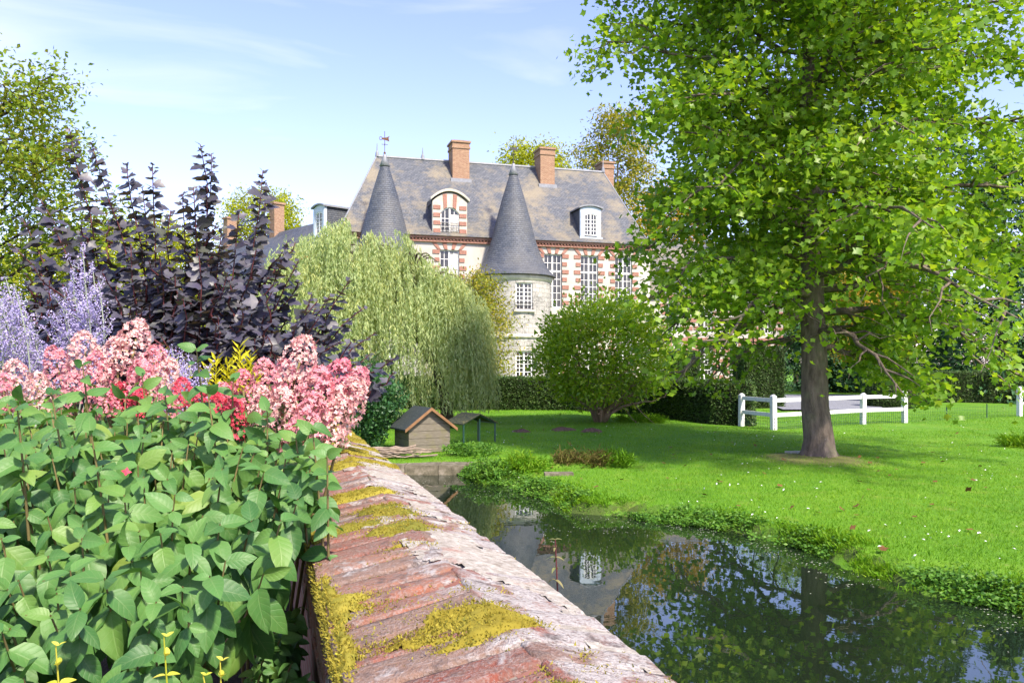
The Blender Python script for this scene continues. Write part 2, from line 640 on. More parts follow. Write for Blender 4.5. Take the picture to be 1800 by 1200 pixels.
lich = maprange(nt, math_(nt, 'ADD', math_(nt, 'ADD', math_(nt, 'MULTIPLY', n3, 0.7), math_(nt, 'MULTIPLY', n4, 0.3)), side), 0.53, 0.60)
lich = math_(nt, 'MULTIPLY', lich, maprange(nt, n2, 0.30, 0.48, 0.35, 1.0))
c = mixc_(nt, lich, c, mixc_(nt, n1, (0.30, 0.265, 0.25), (0.50, 0.475, 0.45)))
drk = noise(nt, P, 17.0, 5, 0.7)
c = mixc_(nt, maprange(nt, drk, 0.53, 0.68, 0, 0.8), c, (0.085, 0.065, 0.06))
hh = math_(nt, 'ADD', math_(nt, 'MULTIPLY', n1, 1.0), math_(nt, 'ADD', math_(nt, 'MULTIPLY', n2, 0.5), math_(nt, 'MULTIPLY', lich, 0.25)))
princ(nt, out, c, 0.92, bump(nt, hh, 0.9, 0.012), 0.15)
BRICK = m
m, nt, out = NM('lime_mortar')
P = pos(nt)
n1 = noise(nt, P, 45, 5, 0.7)
c = ramp(nt, n1, [(0.3, (0.10, 0.085, 0.07)), (0.5, (0.21, 0.18, 0.15)), (0.7, (0.34, 0.31, 0.28))])
princ(nt, out, c, 0.95, bump(nt, n1, 0.8, 0.01), 0.1)
MORTAR = m

wall = empty('brick_wall', (W0[0], W0[1], 0), math.atan2(-WU[0], WU[1]), 'old red brick garden wall with mossy lichen-covered saddle coping beside the pond', 'wall')
wall['kind'] = 'thing'
EDGE_Z, CREST_Z, XL, XC, XR = 1.53, 1.588, -0.278, 0.03, 0.278
mb = MB()
mb.prism([(-0.245, -1.4), (0.255, -1.4), (0.255, EDGE_Z - 0.022), (XC, CREST_Z - 0.004), (-0.245, EDGE_Z - 0.028)], -6, 17.6)
mb.build('wall_body', MORTAR, wall)


def worn_brick(L, W, H, seed):
    rg = random.Random(seed)
    bm = bmesh.new()
    bmesh.ops.create_cube(bm, size=1)
    for v in bm.verts:
        v.co = Vector((v.co.x * L, v.co.y * W, v.co.z * H)) + Vector([rg.uniform(-.006, .006) for _ in range(3)])
    bmesh.ops.bevel(bm, geom=bm.edges[:], offset=0.011, segments=2, affect='EDGES', profile=0.6)
    for v in bm.verts: v.co += Vector([rg.uniform(-.0028, .0028) for _ in range(3)])
    me = bpy.data.meshes.new('brick')
    bm.to_mesh(me)
    bm.free()
    me.polygons.foreach_set('use_smooth', [True] * len(me.polygons))
    me.materials.append(BRICK)
    return me


LL, LR = math.hypot(XC - XL, CREST_Z - EDGE_Z), math.hypot(XR - XC, CREST_Z - EDGE_Z)
vl = [worn_brick(LL + .006, 0.102, 0.075, i) for i in range(7)]
vr = [worn_brick(LR + .006, 0.102, 0.075, 20 + i) for i in range(7)]
rg = random.Random(5)
yy = -1.2
while yy < 9.3:
    for vs, xa, xb, sg in ((vl, XL, XC, 1), (vr, XC, XR, -1)):
        o = link('brick', rg.choice(vs), None, wall)
        sl = math.atan2(CREST_Z - EDGE_Z, xb - xa) * (-sg)
        nx, nz_ = math.sin(sl), math.cos(sl)
        mid = ((xa + xb) / 2, (EDGE_Z + CREST_Z) / 2)
        o.location = (mid[0] - nx * .036 + rg.uniform(-.007, .007), yy + rg.uniform(-.006, .006) + (0.02 if sg < 0 else 0), mid[1] - nz_ * .036 + rg.uniform(-.005, .003))
        o.scale = (1, rg.uniform(.90, 1.10), 1)
        o.rotation_euler = (rg.uniform(-.03, .03), sl + rg.uniform(-.012, .012), rg.uniform(-.035, .035))
    yy += 0.1165 + rg.uniform(-.004, .004)
# the far end of the coping, hidden behind the flowers, in one piece
mb = MB()
mb.prism([(XL, EDGE_Z - .07), (XR, EDGE_Z - .07), (XR, EDGE_Z), (XC, CREST_Z), (XL, EDGE_Z)], 9.4, 17.62)
tag(mb.build('far_coping', BRICK, wall), kind='stuff')
# the brick courses of the garden side under the coping
vs = [worn_brick(0.03, 0.215, 0.06, 40 + i) for i in range(4)]
for k in range(4):
    for j in range(14):
        link('brick', rg.choice(vs), None, wall, (-0.251, -0.9 + j * 0.228 + (0.11 if k % 2 else 0), EDGE_Z - 0.125 - k * 0.073))

# pale lime and lichen crust that has crept over bricks and joints
m, nt, out = NM('lichen_crust')
P = pos(nt)
n1 = noise(nt, P, 40, 6, 0.7)
n2 = noise(nt, P, 11, 5, 0.7)
c = ramp(nt, n1, [(0.3, (0.21, 0.18, 0.145)), (0.5, (0.35, 0.32, 0.275)), (0.7, (0.49, 0.465, 0.415))])
c = mixc_(nt, maprange(nt, n2, 0.56, 0.70, 0, .75), c, (0.29, 0.145, 0.11))
c = mixc_(nt, maprange(nt, noise(nt, P, 85, 3, .7), 0.60, 0.68, 0, .7), c, (0.10, 0.085, 0.07))
princ(nt, out, c, 0.95, bump(nt, math_(nt, 'ADD', n1, n2), 0.9, 0.012), 0.1)
CRUST = m

# moss: a lumpy cushion wherever the noise says so, with tufts on it
MOSS = leaf_mat('moss_green', [(0.12, 0.10, 0.018), (0.24, 0.195, 0.025), (0.34, 0.29, 0.045), (0.20, 0.19, 0.03), (0.11, 0.13, 0.03)], 0.2, 0.9, 0.1, 9.0)


def moss_mask(x, y):
    f = fbm(x * 2.6 + 9, y * 5.2, 31, 5)
    f = f + 0.26 * sstep(1.6, 5.5, y) - 0.10 * sstep(0.0, 0.2, x) + 0.22 * sstep(-0.225, -0.285, x) - 0.085 * sstep(1.9, 0.2, y)
    return f - 0.532


def cop_z(x):
    return np.where(x < XC, EDGE_Z + (CREST_Z - EDGE_Z) * (x - XL) / (XC - XL), CREST_Z - (CREST_Z - EDGE_Z) * (x - XC) / (XR - XC))


gx = np.linspace(XL - .012, XR, 64)
gy = np.concatenate([np.arange(-0.6, 3.2, 0.0105), np.arange(3.2, 8.2, 0.022)])
MX, MY = np.meshgrid(gx, gy)
mk = moss_mask(MX, MY)
mz = cop_z(np.clip(MX, XL, XR)) - 0.012 + np.clip((mk - .01) * 0.26, -0.02, 0.026) + (fbm(MX * 55, MY * 55, 50, 2) - .5) * 0.011
mz = np.where(MX < XL, mz - 0.03, mz)
keep = (mk > 0.014)
k = len(gx)
ii, jj = np.meshgrid(np.arange(k - 1), np.arange(len(gy) - 1))
b0 = (jj * k + ii).ravel()
b0_all = b0
kf = keep.ravel()
ok = kf[b0] & kf[b0 + 1] & kf[b0 + k] & kf[b0 + k + 1]
b0 = b0[ok]
cV = np.stack([MX.ravel(), MY.ravel(), mz.ravel()], 1)
ck = fbm(MX * 7.0 + 3, MY * 4.6, 61, 6) + (fbm(MX * 40, MY * 40, 66, 2) - .5) * .10
ck = ck - 0.60 + 0.17 * sstep(-0.02, 0.17, MX) + 0.06 * np.exp(-((MX - XC) / .035) ** 2)
cz_ = cop_z(np.clip(MX, XL, XR)) + np.clip(ck * .10, -.004, .005) + .0005 + (fbm(MX * 30, MY * 30, 54, 3) - .5) * .006 - .008 * np.exp(-((MX - XC) / .03) ** 2)
kc = ((ck - .14 * sstep(.0, -.10, MX) > 0) & (MX > XL + .01)).ravel()
okc = kc[b0_all] & kc[b0_all + 1] & kc[b0_all + k] & kc[b0_all + k + 1]
bc = b0_all[okc]
tag(link('lichen_crust', np_mesh('lichen_crust', np.stack([MX.ravel(), MY.ravel(), cz_.ravel()], 1), np.stack([bc, bc + 1, bc + 1 + k, bc + k], 1), True), CRUST, wall), kind='stuff')
tag(link('moss_cushion', np_mesh('moss_cushion', cV, np.stack([b0, b0 + 1, b0 + 1 + k, b0 + k], 1), True), MOSS, wall), kind='stuff')
rn = np.random.default_rng(3)
n = 430000
tx = rn.uniform(XL - .02, XR, n)
ty = -0.6 + 8.6 * rn.random(n) ** 1.5
mm = moss_mask(tx, ty) + rn.normal(0, 0.05, n)
sel = mm > 0.012
tx, ty, mm = tx[sel], ty[sel], mm[sel]
tz = cop_z(np.clip(tx, XL, XR)) - 0.012 + np.clip((mm - .01) * 0.16, 0, 0.024) - np.where(tx < XL, rn.uniform(0, .055, len(tx)), 0)
D = np.stack([rn.normal(0, .9, len(tx)) + np.where(tx < XL, -1.2, 0), rn.normal(0, .9, len(tx)), np.ones(len(tx))], 1)
tV = np.array([[-.28, 0, 0], [.28, 0, 0], [0, 1, .1]], float)
Vm, Fm = scatter(tV, np.array([[0, 1, 2]]), frames(D, rn.normal(0, 1, (len(tx), 3))), np.stack([tx, ty, tz], 1), rn.uniform(.0035, .0095, len(tx)))
tag(link('moss_tufts', np_mesh('moss_tufts', Vm, Fm), MOSS, wall), kind='stuff')
# ------------------------------------------------------------------ the chateau
def slate_mat(name, a, b, lichen, amt):
    m, nt, out = NM(name)
    uv = nt.nodes.new('ShaderNodeUVMap').outputs['UV']
    br = N(nt, 'ShaderNodeTexBrick')
    br.offset = 0.5
    br.inputs['Scale'].default_value = 1.0
    br.inputs['Mortar Size'].default_value = 0.012
    br.inputs['Mortar Smooth'].default_value = 0.3
    br.inputs['Brick Width'].default_value = 0.24
    br.inputs['Row Height'].default_value = 0.15
    br.inputs['Color1'].default_value = (*a, 1)
    br.inputs['Color2'].default_value = (*b, 1)
    br.inputs['Mortar'].default_value = (a[0] * .35, a[1] * .35, a[2] * .35, 1)
    nt.links.new(uv, br.inputs['Vector'])
    P = pos(nt)
    n1 = noise(nt, P, 0.42, 6, 0.66)
    n2 = noise(nt, P, 3.0, 5, 0.7)
    f = math_(nt, 'ADD', math_(nt, 'MULTIPLY', n1, 0.72), math_(nt, 'MULTIPLY', n2, 0.28))
    c = mixc_(nt, maprange(nt, f, 0.46, 0.60, 0, amt), br.outputs['Color'], mixc_(nt, n2, lichen, tuple(x * .6 for x in lichen)))
    c = mixc_(nt, maprange(nt, noise(nt, P, 14, 3, 0.6), 0.62, 0.75, 0, 0.5), c, (0.34, 0.32, 0.27))
    # courses overlap: each rises towards its lower edge
    sp = N(nt, 'ShaderNodeSeparateXYZ')
    nt.links.new(uv, sp.inputs[0])
    saw = math_(nt, 'FRACT', math_(nt, 'DIVIDE', sp.outputs['Y'], 0.15))
    h = math_(nt, 'SUBTRACT', math_(nt, 'MULTIPLY', br.outputs['Fac'], -0.8), saw)
    princ(nt, out, c, 0.62, bump(nt, h, 0.55, 0.03), 0.4)
    return m


SLATE = slate_mat('roof_slate', (0.075, 0.085, 0.10), (0.12, 0.128, 0.14), (0.30, 0.255, 0.17), 0.8)
SLATE2 = slate_mat('turret_slate', (0.045, 0.055, 0.075), (0.08, 0.092, 0.115), (0.17, 0.165, 0.15), 0.4)  # dark slate tone, deepened so the base colour carries the shade on the cones

m, nt, out = NM('cream_render')
P = pos(nt)
n1 = noise(nt, P, 0.9, 5, 0.65)
n2 = noise(nt, P, 8.0, 5, 0.7)
c = ramp(nt, n1, [(0.3, (0.38, 0.355, 0.315)), (0.55, (0.455, 0.43, 0.39)), (0.75, (0.49, 0.465, 0.43))])
c = mixc_(nt, maprange(nt, n2, 0.55, 0.75, 0, 0.4), c, (0.45, 0.38, 0.29))
princ(nt, out, c, 0.9, bump(nt, n2, 0.2, 0.01), 0.2)
RENDER = m

m, nt, out = NM('tower_limestone')
uv = nt.nodes.new('ShaderNodeUVMap').outputs['UV']
P = pos(nt)
br = N(nt, 'ShaderNodeTexBrick')
br.inputs['Scale'].default_value = 1.0
br.inputs['Mortar Size'].default_value = 0.014
br.inputs['Brick Width'].default_value = 0.58
br.inputs['Row Height'].default_value = 0.30
br.inputs['Color1'].default_value = (0.46, 0.44, 0.40, 1)
br.inputs['Color2'].default_value = (0.37, 0.355, 0.33, 1)
br.inputs['Mortar'].default_value = (0.28, 0.26, 0.23, 1)
nt.links.new(uv, br.inputs['Vector'])
n1 = noise(nt, P, 1.1, 6, 0.72)
n2 = noise(nt, P, 10.0, 5, 0.75)
sp = N(nt, 'ShaderNodeSeparateXYZ')
nt.links.new(P, sp.inputs[0])
wear = math_(nt, 'MULTIPLY', maprange(nt, n2, 0.44, 0.58), maprange(nt, n1, 0.40, 0.56))
c = mixc_(nt, math_(nt, 'MULTIPLY', wear, 0.85), br.outputs['Color'], mixc_(nt, n1, (0.11, 0.11, 0.11), (0.20, 0.195, 0.185)))
h = math_(nt, 'SUBTRACT', math_(nt, 'MULTIPLY', br.outputs['Fac'], -0.7), math_(nt, 'MULTIPLY', wear, 0.6))
princ(nt, out, c, 0.92, bump(nt, math_(nt, 'ADD', h, math_(nt, 'MULTIPLY', n2, 0.6)), 0.6, 0.035), 0.2)
STONE = m


def brick_mat(name, a, b, mort, bw=0.22, bh=0.073):
    m, nt, out = NM(name)
    uv = nt.nodes.new('ShaderNodeUVMap').outputs['UV']
    br = N(nt, 'ShaderNodeTexBrick')
    br.inputs['Scale'].default_value = 1.0
    br.inputs['Mortar Size'].default_value = 0.007
    br.inputs['Brick Width'].default_value = bw
    br.inputs['Row Height'].default_value = bh
    br.inputs['Color1'].default_value = (*a, 1)
    br.inputs['Color2'].default_value = (*b, 1)
    br.inputs['Mortar'].default_value = (*mort, 1)
    nt.links.new(uv, br.inputs['Vector'])
    n2 = noise(nt, pos(nt), 7.0, 5, 0.7)
    c = mixc_(nt, maprange(nt, n2, 0.45, 0.7, 0, 0.45), br.outputs['Color'], (a[0] * 0.55, a[1] * .7, a[2] * .8))
    princ(nt, out, c, 0.9, bump(nt, math_(nt, 'MULTIPLY', br.outputs['Fac'], -1.0), 0.5, 0.012), 0.2)
    return m


RED = brick_mat('facing_brick', (0.29, 0.12, 0.09), (0.35, 0.165, 0.125), (0.38, 0.29, 0.23))
CHIM = brick_mat('chimney_brick', (0.24, 0.12, 0.075), (0.32, 0.19, 0.12), (0.44, 0.36, 0.25))
wb = bpy.data.objects['wall_body'].data
wb.materials[0] = brick_mat('wall_brickwork', (0.20, 0.085, 0.06), (0.27, 0.13, 0.10), (0.24, 0.21, 0.17), 0.23, 0.072)
auto_uv(wb)
WHITE = plain('white_window_paint', (0.70, 0.70, 0.68), 0.45, 0.4, 0.06)
BLUEW = plain('pale_blue_grey_paint', (0.46, 0.53, 0.60), 0.5, 0.4, 0.12)
PALE = plain('dressed_pale_stone', (0.45, 0.42, 0.36), 0.85, 0.2, 0.2, 3.0, 0.3, 20)
LEAD = plain('grey_lead', (0.20, 0.21, 0.23), 0.5, 0.5, 0.2)
IRON = plain('dark_iron', (0.035, 0.034, 0.035), 0.55, 0.5, 0.2)
RUST = plain('rusty_iron', (0.12, 0.055, 0.03), 0.8, 0.3, 0.3)
m, nt, out = NM('window_glass')
n1 = noise(nt, objc(nt), 1.3, 2)
princ(nt, out, mixc_(nt, maprange(nt, n1, 0.4, 0.6), (0.012, 0.014, 0.015), (0.05, 0.05, 0.045)), 0.04, bump(nt, n1, 0.05, 0.1), 0.6)
GLASS = m
CURTAIN = plain('white_curtain', (0.5, 0.48, 0.45), 0.9, 0.1, 0.1, 4)

CH_RZ = math.atan2(0.281, 0.960)
CH_L = np.array([-0.32, 58.44])
ch = empty('chateau', (CH_L[0], CH_L[1], 0), CH_RZ, 'chateau with two slate-capped round towers, brick-trimmed cream walls and tall chimneys', 'building')


def wall_grid(name, us, zs, opens, mapf, depth, mat, parent, uvs=True, **kw):
    """a wall skin with real openings and the reveals round them"""
    us = sorted(set(round(u, 4) for u in list(us) + [e for o in opens for e in o[:2]]))
    zs = sorted(set(round(z, 4) for z in list(zs) + [e for o in opens for e in o[2:4]]))
    V, Fc, UV = [], [], []

    def quad(pts):
        b = len(V)
        for u, z, d in pts:
            V.append(mapf(u, z, d)); UV.append((u + d, z + d * 0.3))
        Fc.append((b, b + 1, b + 2, b + 3))
    inside = lambda u, z: any(o[0] < u < o[1] and o[2] < z < o[3] for o in opens)
    for a, b in zip(us, us[1:]):
        for c_, d_ in zip(zs, zs[1:]):
            if not inside((a + b) / 2, (c_ + d_) / 2): quad([(a, c_, 0), (b, c_, 0), (b, d_, 0), (a, d_, 0)])
    for u0, u1, z0, z1 in opens:
        quad([(u0, z0, 0), (u0, z1, 0), (u0, z1, depth), (u0, z0, depth)])
        quad([(u1, z1, 0), (u1, z0, 0), (u1, z0, depth), (u1, z1, depth)])
        ins = [u for u in us if u0 <= u <= u1]
        for a, b in zip(ins, ins[1:]):
            quad([(a, z0, 0), (a, z0, depth), (b, z0, depth), (b, z0, 0)])
            quad([(a, z1, 0), (b, z1, 0), (b, z1, depth), (a, z1, depth)])
    me = bpy.data.meshes.new(name)
    me.from_pydata(V, [], Fc)
    ul = me.uv_layers.new(name='UVMap')
    for l in me.loops: ul.data[l.index].uv = UV[l.vertex_index]
    me.update()
    return link(name, me, mat, parent, **kw)


_wm = {}


def window(parent, loc, rz, w, h, cols, rows, transom=None, arch=0.0, mat=None, rail=False, curtain=0, name='window'):
    """frame with glazing bars; the pane, curtain and balcony rail are its pieces"""
    mat = mat or WHITE
    key = (w, h, cols, rows, transom, arch, mat.name)
    if key not in _wm:
        mb = MB()
        f = 0.075
        top = lambda x: h + arch * (1 - (2 * x / w) ** 2)
        for sx_ in (-1, 1): mb.box((sx_ * (w - f) / 2, 0, h / 2), (f, .09, h))
        mb.box((0, 0, f / 2), (w - 2 * f, .09, f))
        if arch:
            n = 8
            for i in range(n):
                x0, x1 = -w / 2 + w * i / n, -w / 2 + w * (i + 1) / n
                mb.prism([(x0, top(x0) - f), (x1, top(x1) - f), (x1, top(x1)), (x0, top(x0))], -.045, .045)
        else:
            mb.box((0, 0, h - f / 2), (w - 2 * f, .09, f))
        hs = [(f, h - f)]
        if transom:
            mb.box((0, 0, transom), (w - 2 * f, .10, 0.13))
            hs = [(f, transom - .065), (transom + .065, h - f)]
        mb.box((0, 0, (h + arch) / 2), (0.11, .094, (h + arch) - 2 * f))
        for i in range(1, cols):
            if i * 2 == cols: continue
            x = -w / 2 + w * i / cols
            mb.box((x, 0, top(x) / 2), (0.04, .05, top(x) - 2 * f))
        for a, b in hs:
            k = max(1, round(rows * (b - a) / (h - 2 * f)))
            for i in range(1, k):
                mb.box((0, 0, a + (b - a) * i / k), (w - 2 * f, .048, 0.04))
        fm = mb.mesh('window')
        fm.materials.append(mat)
        pts = [(-w / 2 + .02, .02), (w / 2 - .02, .02)] + [(x, top(x) - .03) for x in np.linspace(w / 2 - .02, -w / 2 + .02, 9)]
        g = MB().prism(pts, .012, .02).mesh('pane')
        g.materials.append(GLASS)
        r = MB()
        for z in (0.06, 0.88): r.box((0, -.16, z), (w + .12, .03, .03))
        for i in range(13): r.box((-w / 2 + w * i / 12, -.16, .47), (.018, .018, .80))
        for i in range(5):
            cx = -w / 2 + w * (i + .5) / 5
            r.tube([(cx + .09 * math.cos(t), -.16, .45 + .13 * math.sin(t)) for t in np.linspace(0, 2 * math.pi, 9)], .010, 4)
        rm = r.mesh('balcony_rail')
        rm.materials.append(IRON)
        cm = MB().box((w * .25, .06, h * .5), (w * .42, .02, h * .92)).mesh('curtain')
        cm.materials.append(CURTAIN)
        _wm[key] = (fm, g, rm, cm)
    fm, g, rm, cm = _wm[key]
    o = link(name, fm, None, parent, loc, (0, 0, rz))
    link('pane', g, None, o)
    if rail: link('balcony_rail', rm, None, o)
    if curtain: link('curtain', cm, None, o, (0 if curtain > 0 else -w * .5, -.055, 0))
    return o


# ---- main block
S0, S1, EAVE, RIDGE, DEEP = -11.75, 11.1, 10.98, 17.45, 10.0
UPW = [-4.2, 3.42, 6.23, 8.95]
LOW = [-4.2, 3.42, 6.23, 8.95]
opens = [(s - .69, s + .69, 6.2, 10.05) for s in UPW] + [(s - .69, s + .69, 0.9, 4.5) for s in LOW]
wall_grid('front_wall', [S0, S1], [-.1, EAVE], opens, lambda u, z, d: (u, d, z), 0.28, RENDER, ch)
mb = MB()
mb.box(((S0 + S1) / 2, DEEP / 2 + .2, EAVE / 2 - .1), (S1 - S0 - .02, DEEP - .42, EAVE - .2))
mb.build('side_walls', RENDER, ch, uv=True)
for k, s in enumerate(UPW): window(ch, (s, .2, 6.2), 0, 1.38, 3.85, 4, 8, 2.62, curtain=1 if k == 0 else 0)
for s in LOW: window(ch, (s, .2, 0.9), 0, 1.38, 3.6, 4, 8, 2.5)
# ground floor behind the glass is dark: a floor slab is enough
# cornice of moulded brick with dentils
mb = MB()
mb.box(((S0 + S1) / 2, -.10, EAVE - .10), (S1 - S0 + .5, .42, .17))
mb.box(((S0 + S1) / 2, -.06, EAVE - .36), (S1 - S0 + .3, .26, .13))
k = int((S1 - S0) / .24)
for i in range(k): mb.box((S0 + .12 + i * (S1 - S0) / k, -.10, EAVE - .24), (.12, .30, .104))
mb.build('brick_cornice', RED, ch, uv=True)

# quoins: red blocks round each window, each block a piece of its own
def block_mesh(l, h, d, mat):
    me = MB().box((0, 0, 0), (l, d, h)).mesh('brick_block')
    auto_uv(me)
    me.materials.append(mat)
    return me


QL, QS, QP = block_mesh(.50, .27, .06, RED), block_mesh(.36, .27, .06, RED), block_mesh(.50, .27, .05, PALE)


def trim(parent, s, z0, z1, hw, y=-.028, names=True):
    z = z1 - .14
    i = 0
    while z > z0:
        me = QL if i % 2 == 0 else QS
        l = .50 if i % 2 == 0 else .36
        for sg in (-1, 1): link('brick_block', me, None, parent, (s + sg * (hw + l / 2), y, z))
        z -= .56
        i += 1
    # flat arch: splayed voussoirs, red and pale in turn
    n = 7
    for i in range(n):
        a = (i - (n - 1) / 2) / ((n - 1) / 2)
        xb, xt = a * hw * 1.05, a * (hw + .42)
        wb, wt = hw * 2.1 / n * .49, (hw + .42) * 2 / n * .49
        if i % 2 == 0:
            mb = MB().prism([(xb - wb, z1 + .03), (xb + wb, z1 + .03), (xt + wt, z1 + .50), (xt - wt, z1 + .50)], y - .03, y + .03)
            mb.build('voussoir', RED, parent, uv=True, loc=(s, 0, 0))


for s in UPW: trim(ch, s, 6.2, 10.05, .70)
for s in LOW: trim(ch, s, 0.9, 4.5, .70)
MB().box(((S0 + S1) / 2, -.05, 5.15), (S1 - S0, .16, .30)).build('string_course', PALE, ch, uv=True)

# main roof: hipped, with a kick at the eaves
prof = [(-.45, -.5, -.45, EAVE - .02), (.35, .25, .2, EAVE + .62), (1.3, .9, .55, EAVE + 1.85), (5.0, 3.1, 1.68, RIDGE)]
V, Fc = [], []
for it, il, ir, z in prof:
    V += [(S0 + il, it, z), (S1 - ir, it, z), (S1 - ir, DEEP - it, z), (S0 + il, DEEP - it, z)]
for k in range(len(prof) - 1):
    for i in range(4):
        j = (i + 1) % 4
        Fc.append((k * 4 + i, k * 4 + j, k * 4 + 4 + j, k * 4 + 4 + i))
roof = MB().add(V, Fc).build('roof', SLATE, ch, uv=True)
MB().tube([(S0 + 3.05, 5, RIDGE + .02), (S1 - 1.6, 5, RIDGE + .02)], .10, 8).build('ridge_capping', LEAD, roof)
for x0, x1 in (((S0 - .45, -.42, EAVE + .03), (S0 + 3.1, 5, RIDGE)), ((S1 + .42, -.42, EAVE + .03), (S1 - 1.68, 5, RIDGE))):
    MB().tube([x0, (x0[0] + (.7 if x0[0] < 0 else -.66), .35, EAVE + .66), x1], .06, 6).build('hip_capping', LEAD, roof)
for x, hgt_ in ((S0 + 3.15, 1.0), (-5.2, .9), (S1 - 1.7, 1.3)):
    mb = MB()
    mb.tube([(x, 5, RIDGE), (x, 5, RIDGE + .3), (x, 5, RIDGE + .45), (x, 5, RIDGE + hgt_)], [.16, .12, .05, .02], 8)
    mb.build('finial', LEAD, roof)


def chimney(parent, x, y, zb, zt, w, d):
    mb = MB()
    mb.box((x, y, (zb + zt) / 2 - .3), (w, d, zt - zb - .6))
    mb.box((x, y, zt - .52), (w + .12, d + .12, .14))
    mb.box((x, y, zt - .30), (w + .03, d + .03, .30))
    mb.box((x, y, zt - .09), (w + .20, d + .20, .14))
    mb.box((x, y, zt + .0), (w - .2, d - .2, .10))
    o = mb.build('chimney', CHIM, parent, uv=True)
    # flashing where the shaft meets the slates
    MB().box((x, y - d / 2 - .05, zb + .25), (w + .3, .12, .5)).build('chimney_flashing', LEAD, parent)
    return o


chimney(roof, -2.55, 4.4, 15.4, 18.75, 1.28, 1.5)
chimney(roof, 4.25, 4.4, 15.4, 18.75, 1.15, 1.5)
chimney(roof, 10.2, 6.6, 12.2, 18.6, 1.0, 1.5)

# stone dormer with arched window
DX = -4.2
hw, so, ao = 1.22, 2.35, .62         # half width, springing, rise
outer = lambda x: so + ao * (1 - (x / hw) ** 2)
hin, sin_, ain = .66, 1.55, .42
inner = lambda x: sin_ + ain * (1 - (x / hin) ** 2)
d1 = empty('dormer', (DX, -.12, EAVE + .05))
d1.parent = ch
mb = MB()
xsq = sorted(set(list(np.linspace(-hw, hw, 21)) + [-hin, hin]))
for a, b in zip(xsq, xsq[1:]):
    mid = (a + b) / 2
    if abs(mid) < hin: mb.prism([(a, inner(a)), (b, inner(b)), (b, outer(b)), (a, outer(a))], 0, .34)
    else: mb.prism([(a, 0), (b, 0), (b, outer(b)), (a, outer(a))], 0, .34)
mb.box((0, .17, -.12), (2 * hw + .1, .40, .24))
mb.build('front', PALE, d1, uv=True)
mb = MB()
xa = np.linspace(-hw - .16, hw + .16, 19)
oa = lambda x: so + .05 + (ao + .05) * (1 - (x / (hw + .16)) ** 2)
for a, b in zip(xa, xa[1:]):
    mb.prism([(a, oa(a)), (b, oa(b)), (b, oa(b) + .17), (a, oa(a) + .17)], -.16, .45)
mb.build('arched_hood', PALE, d1)
mb = MB()
for a, b in zip(xa[1:-1], xa[2:-1]):
    mb.prism([(a, oa(a) - .3), (b, oa(b) - .3), (b, oa(b) + .1), (a, oa(a) + .1)], .45, 2.9)
mb.box((0, 1.4, so / 2 + .1), (2 * hw - .1, 2.1, so))
mb.build('cheeks', SLATE2, d1, uv=True)
for i in range(4):
    for sg in (-1, 1):
        link('brick_block', QL, None, d1, (sg * .92, -.02, .32 + i * .54))
for i in range(2):
    for sg in (-1, 1):
        x0, x1 = sg * (.20 + i * .36), sg * (.44 + i * .36)
        if i == 0: MB().prism([(x0, inner(x0) + .04), (x1, inner(x1) + .04), (x1 * 1.15, outer(x1) - .06), (x0 * 1.15, outer(x0) - .06)][::(1 if sg > 0 else -1)], -.04, .02).build('voussoir', RED, d1, uv=True)
window(ch, (DX, .02, EAVE + .05), 0, 1.32, 1.55, 4, 5, None, .42, rail=True, curtain=1, name='dormer_window')


def wood_dormer(parent, loc, rz, w=1.62, h=2.05):
    d = empty('dormer', loc, rz)
    d.parent = parent
    mb = MB()
    hw_ = w / 2
    arch = lambda x: h + .20 * (1 - (x / hw_) ** 2)
    xi = .50
    xsq = sorted(set(list(np.linspace(-hw_, hw_, 13)) + [-xi, xi]))
    ia = lambda x: 1.62 + .14 * (1 - (x / xi) ** 2)
    for a, b in zip(xsq, xsq[1:]):
        if abs((a + b) / 2) < xi: mb.prism([(a, ia(a)), (b, ia(b)), (b, arch(b)), (a, arch(a))], 0, .2)
        else: mb.prism([(a, 0), (b, 0), (b, arch(b)), (a, arch(a))], 0, .2)
    mb.box((0, .07, -.06), (w + .16, .34, .12))
    for sg in (-1, 1): mb.box((sg * (hw_ - .13), -.012, h / 2 - .05), (.2, .04, h - .3))
    mb.build('front', BLUEW, d)
    mb = MB()
    aa = np.linspace(-hw_ - .14, hw_ + .14, 13)
    for a, b in zip(aa, aa[1:]):
        t = lambda x: arch(x * hw_ / (hw_ + .14)) + .02
        mb.prism([(a, t(a)), (b, t(b)), (b, t(b) + .10), (a, t(a) + .10)], -.16, 2.6)
    mb.build('hood', LEAD, d)
    MB().box((0, 1.3, h / 2 + .02), (w - .06, 2.18, h - .05)).build('cheeks', SLATE2, d, uv=True)
    window(parent, (loc[0] - .08 * math.sin(rz), loc[1] + .08 * math.cos(rz), loc[2] + .12), rz, 1.0, 1.5, 4, 5, None, .14, name='dormer_window')
    return d


wood_dormer(ch, (6.35, .02, EAVE + .42), 0)

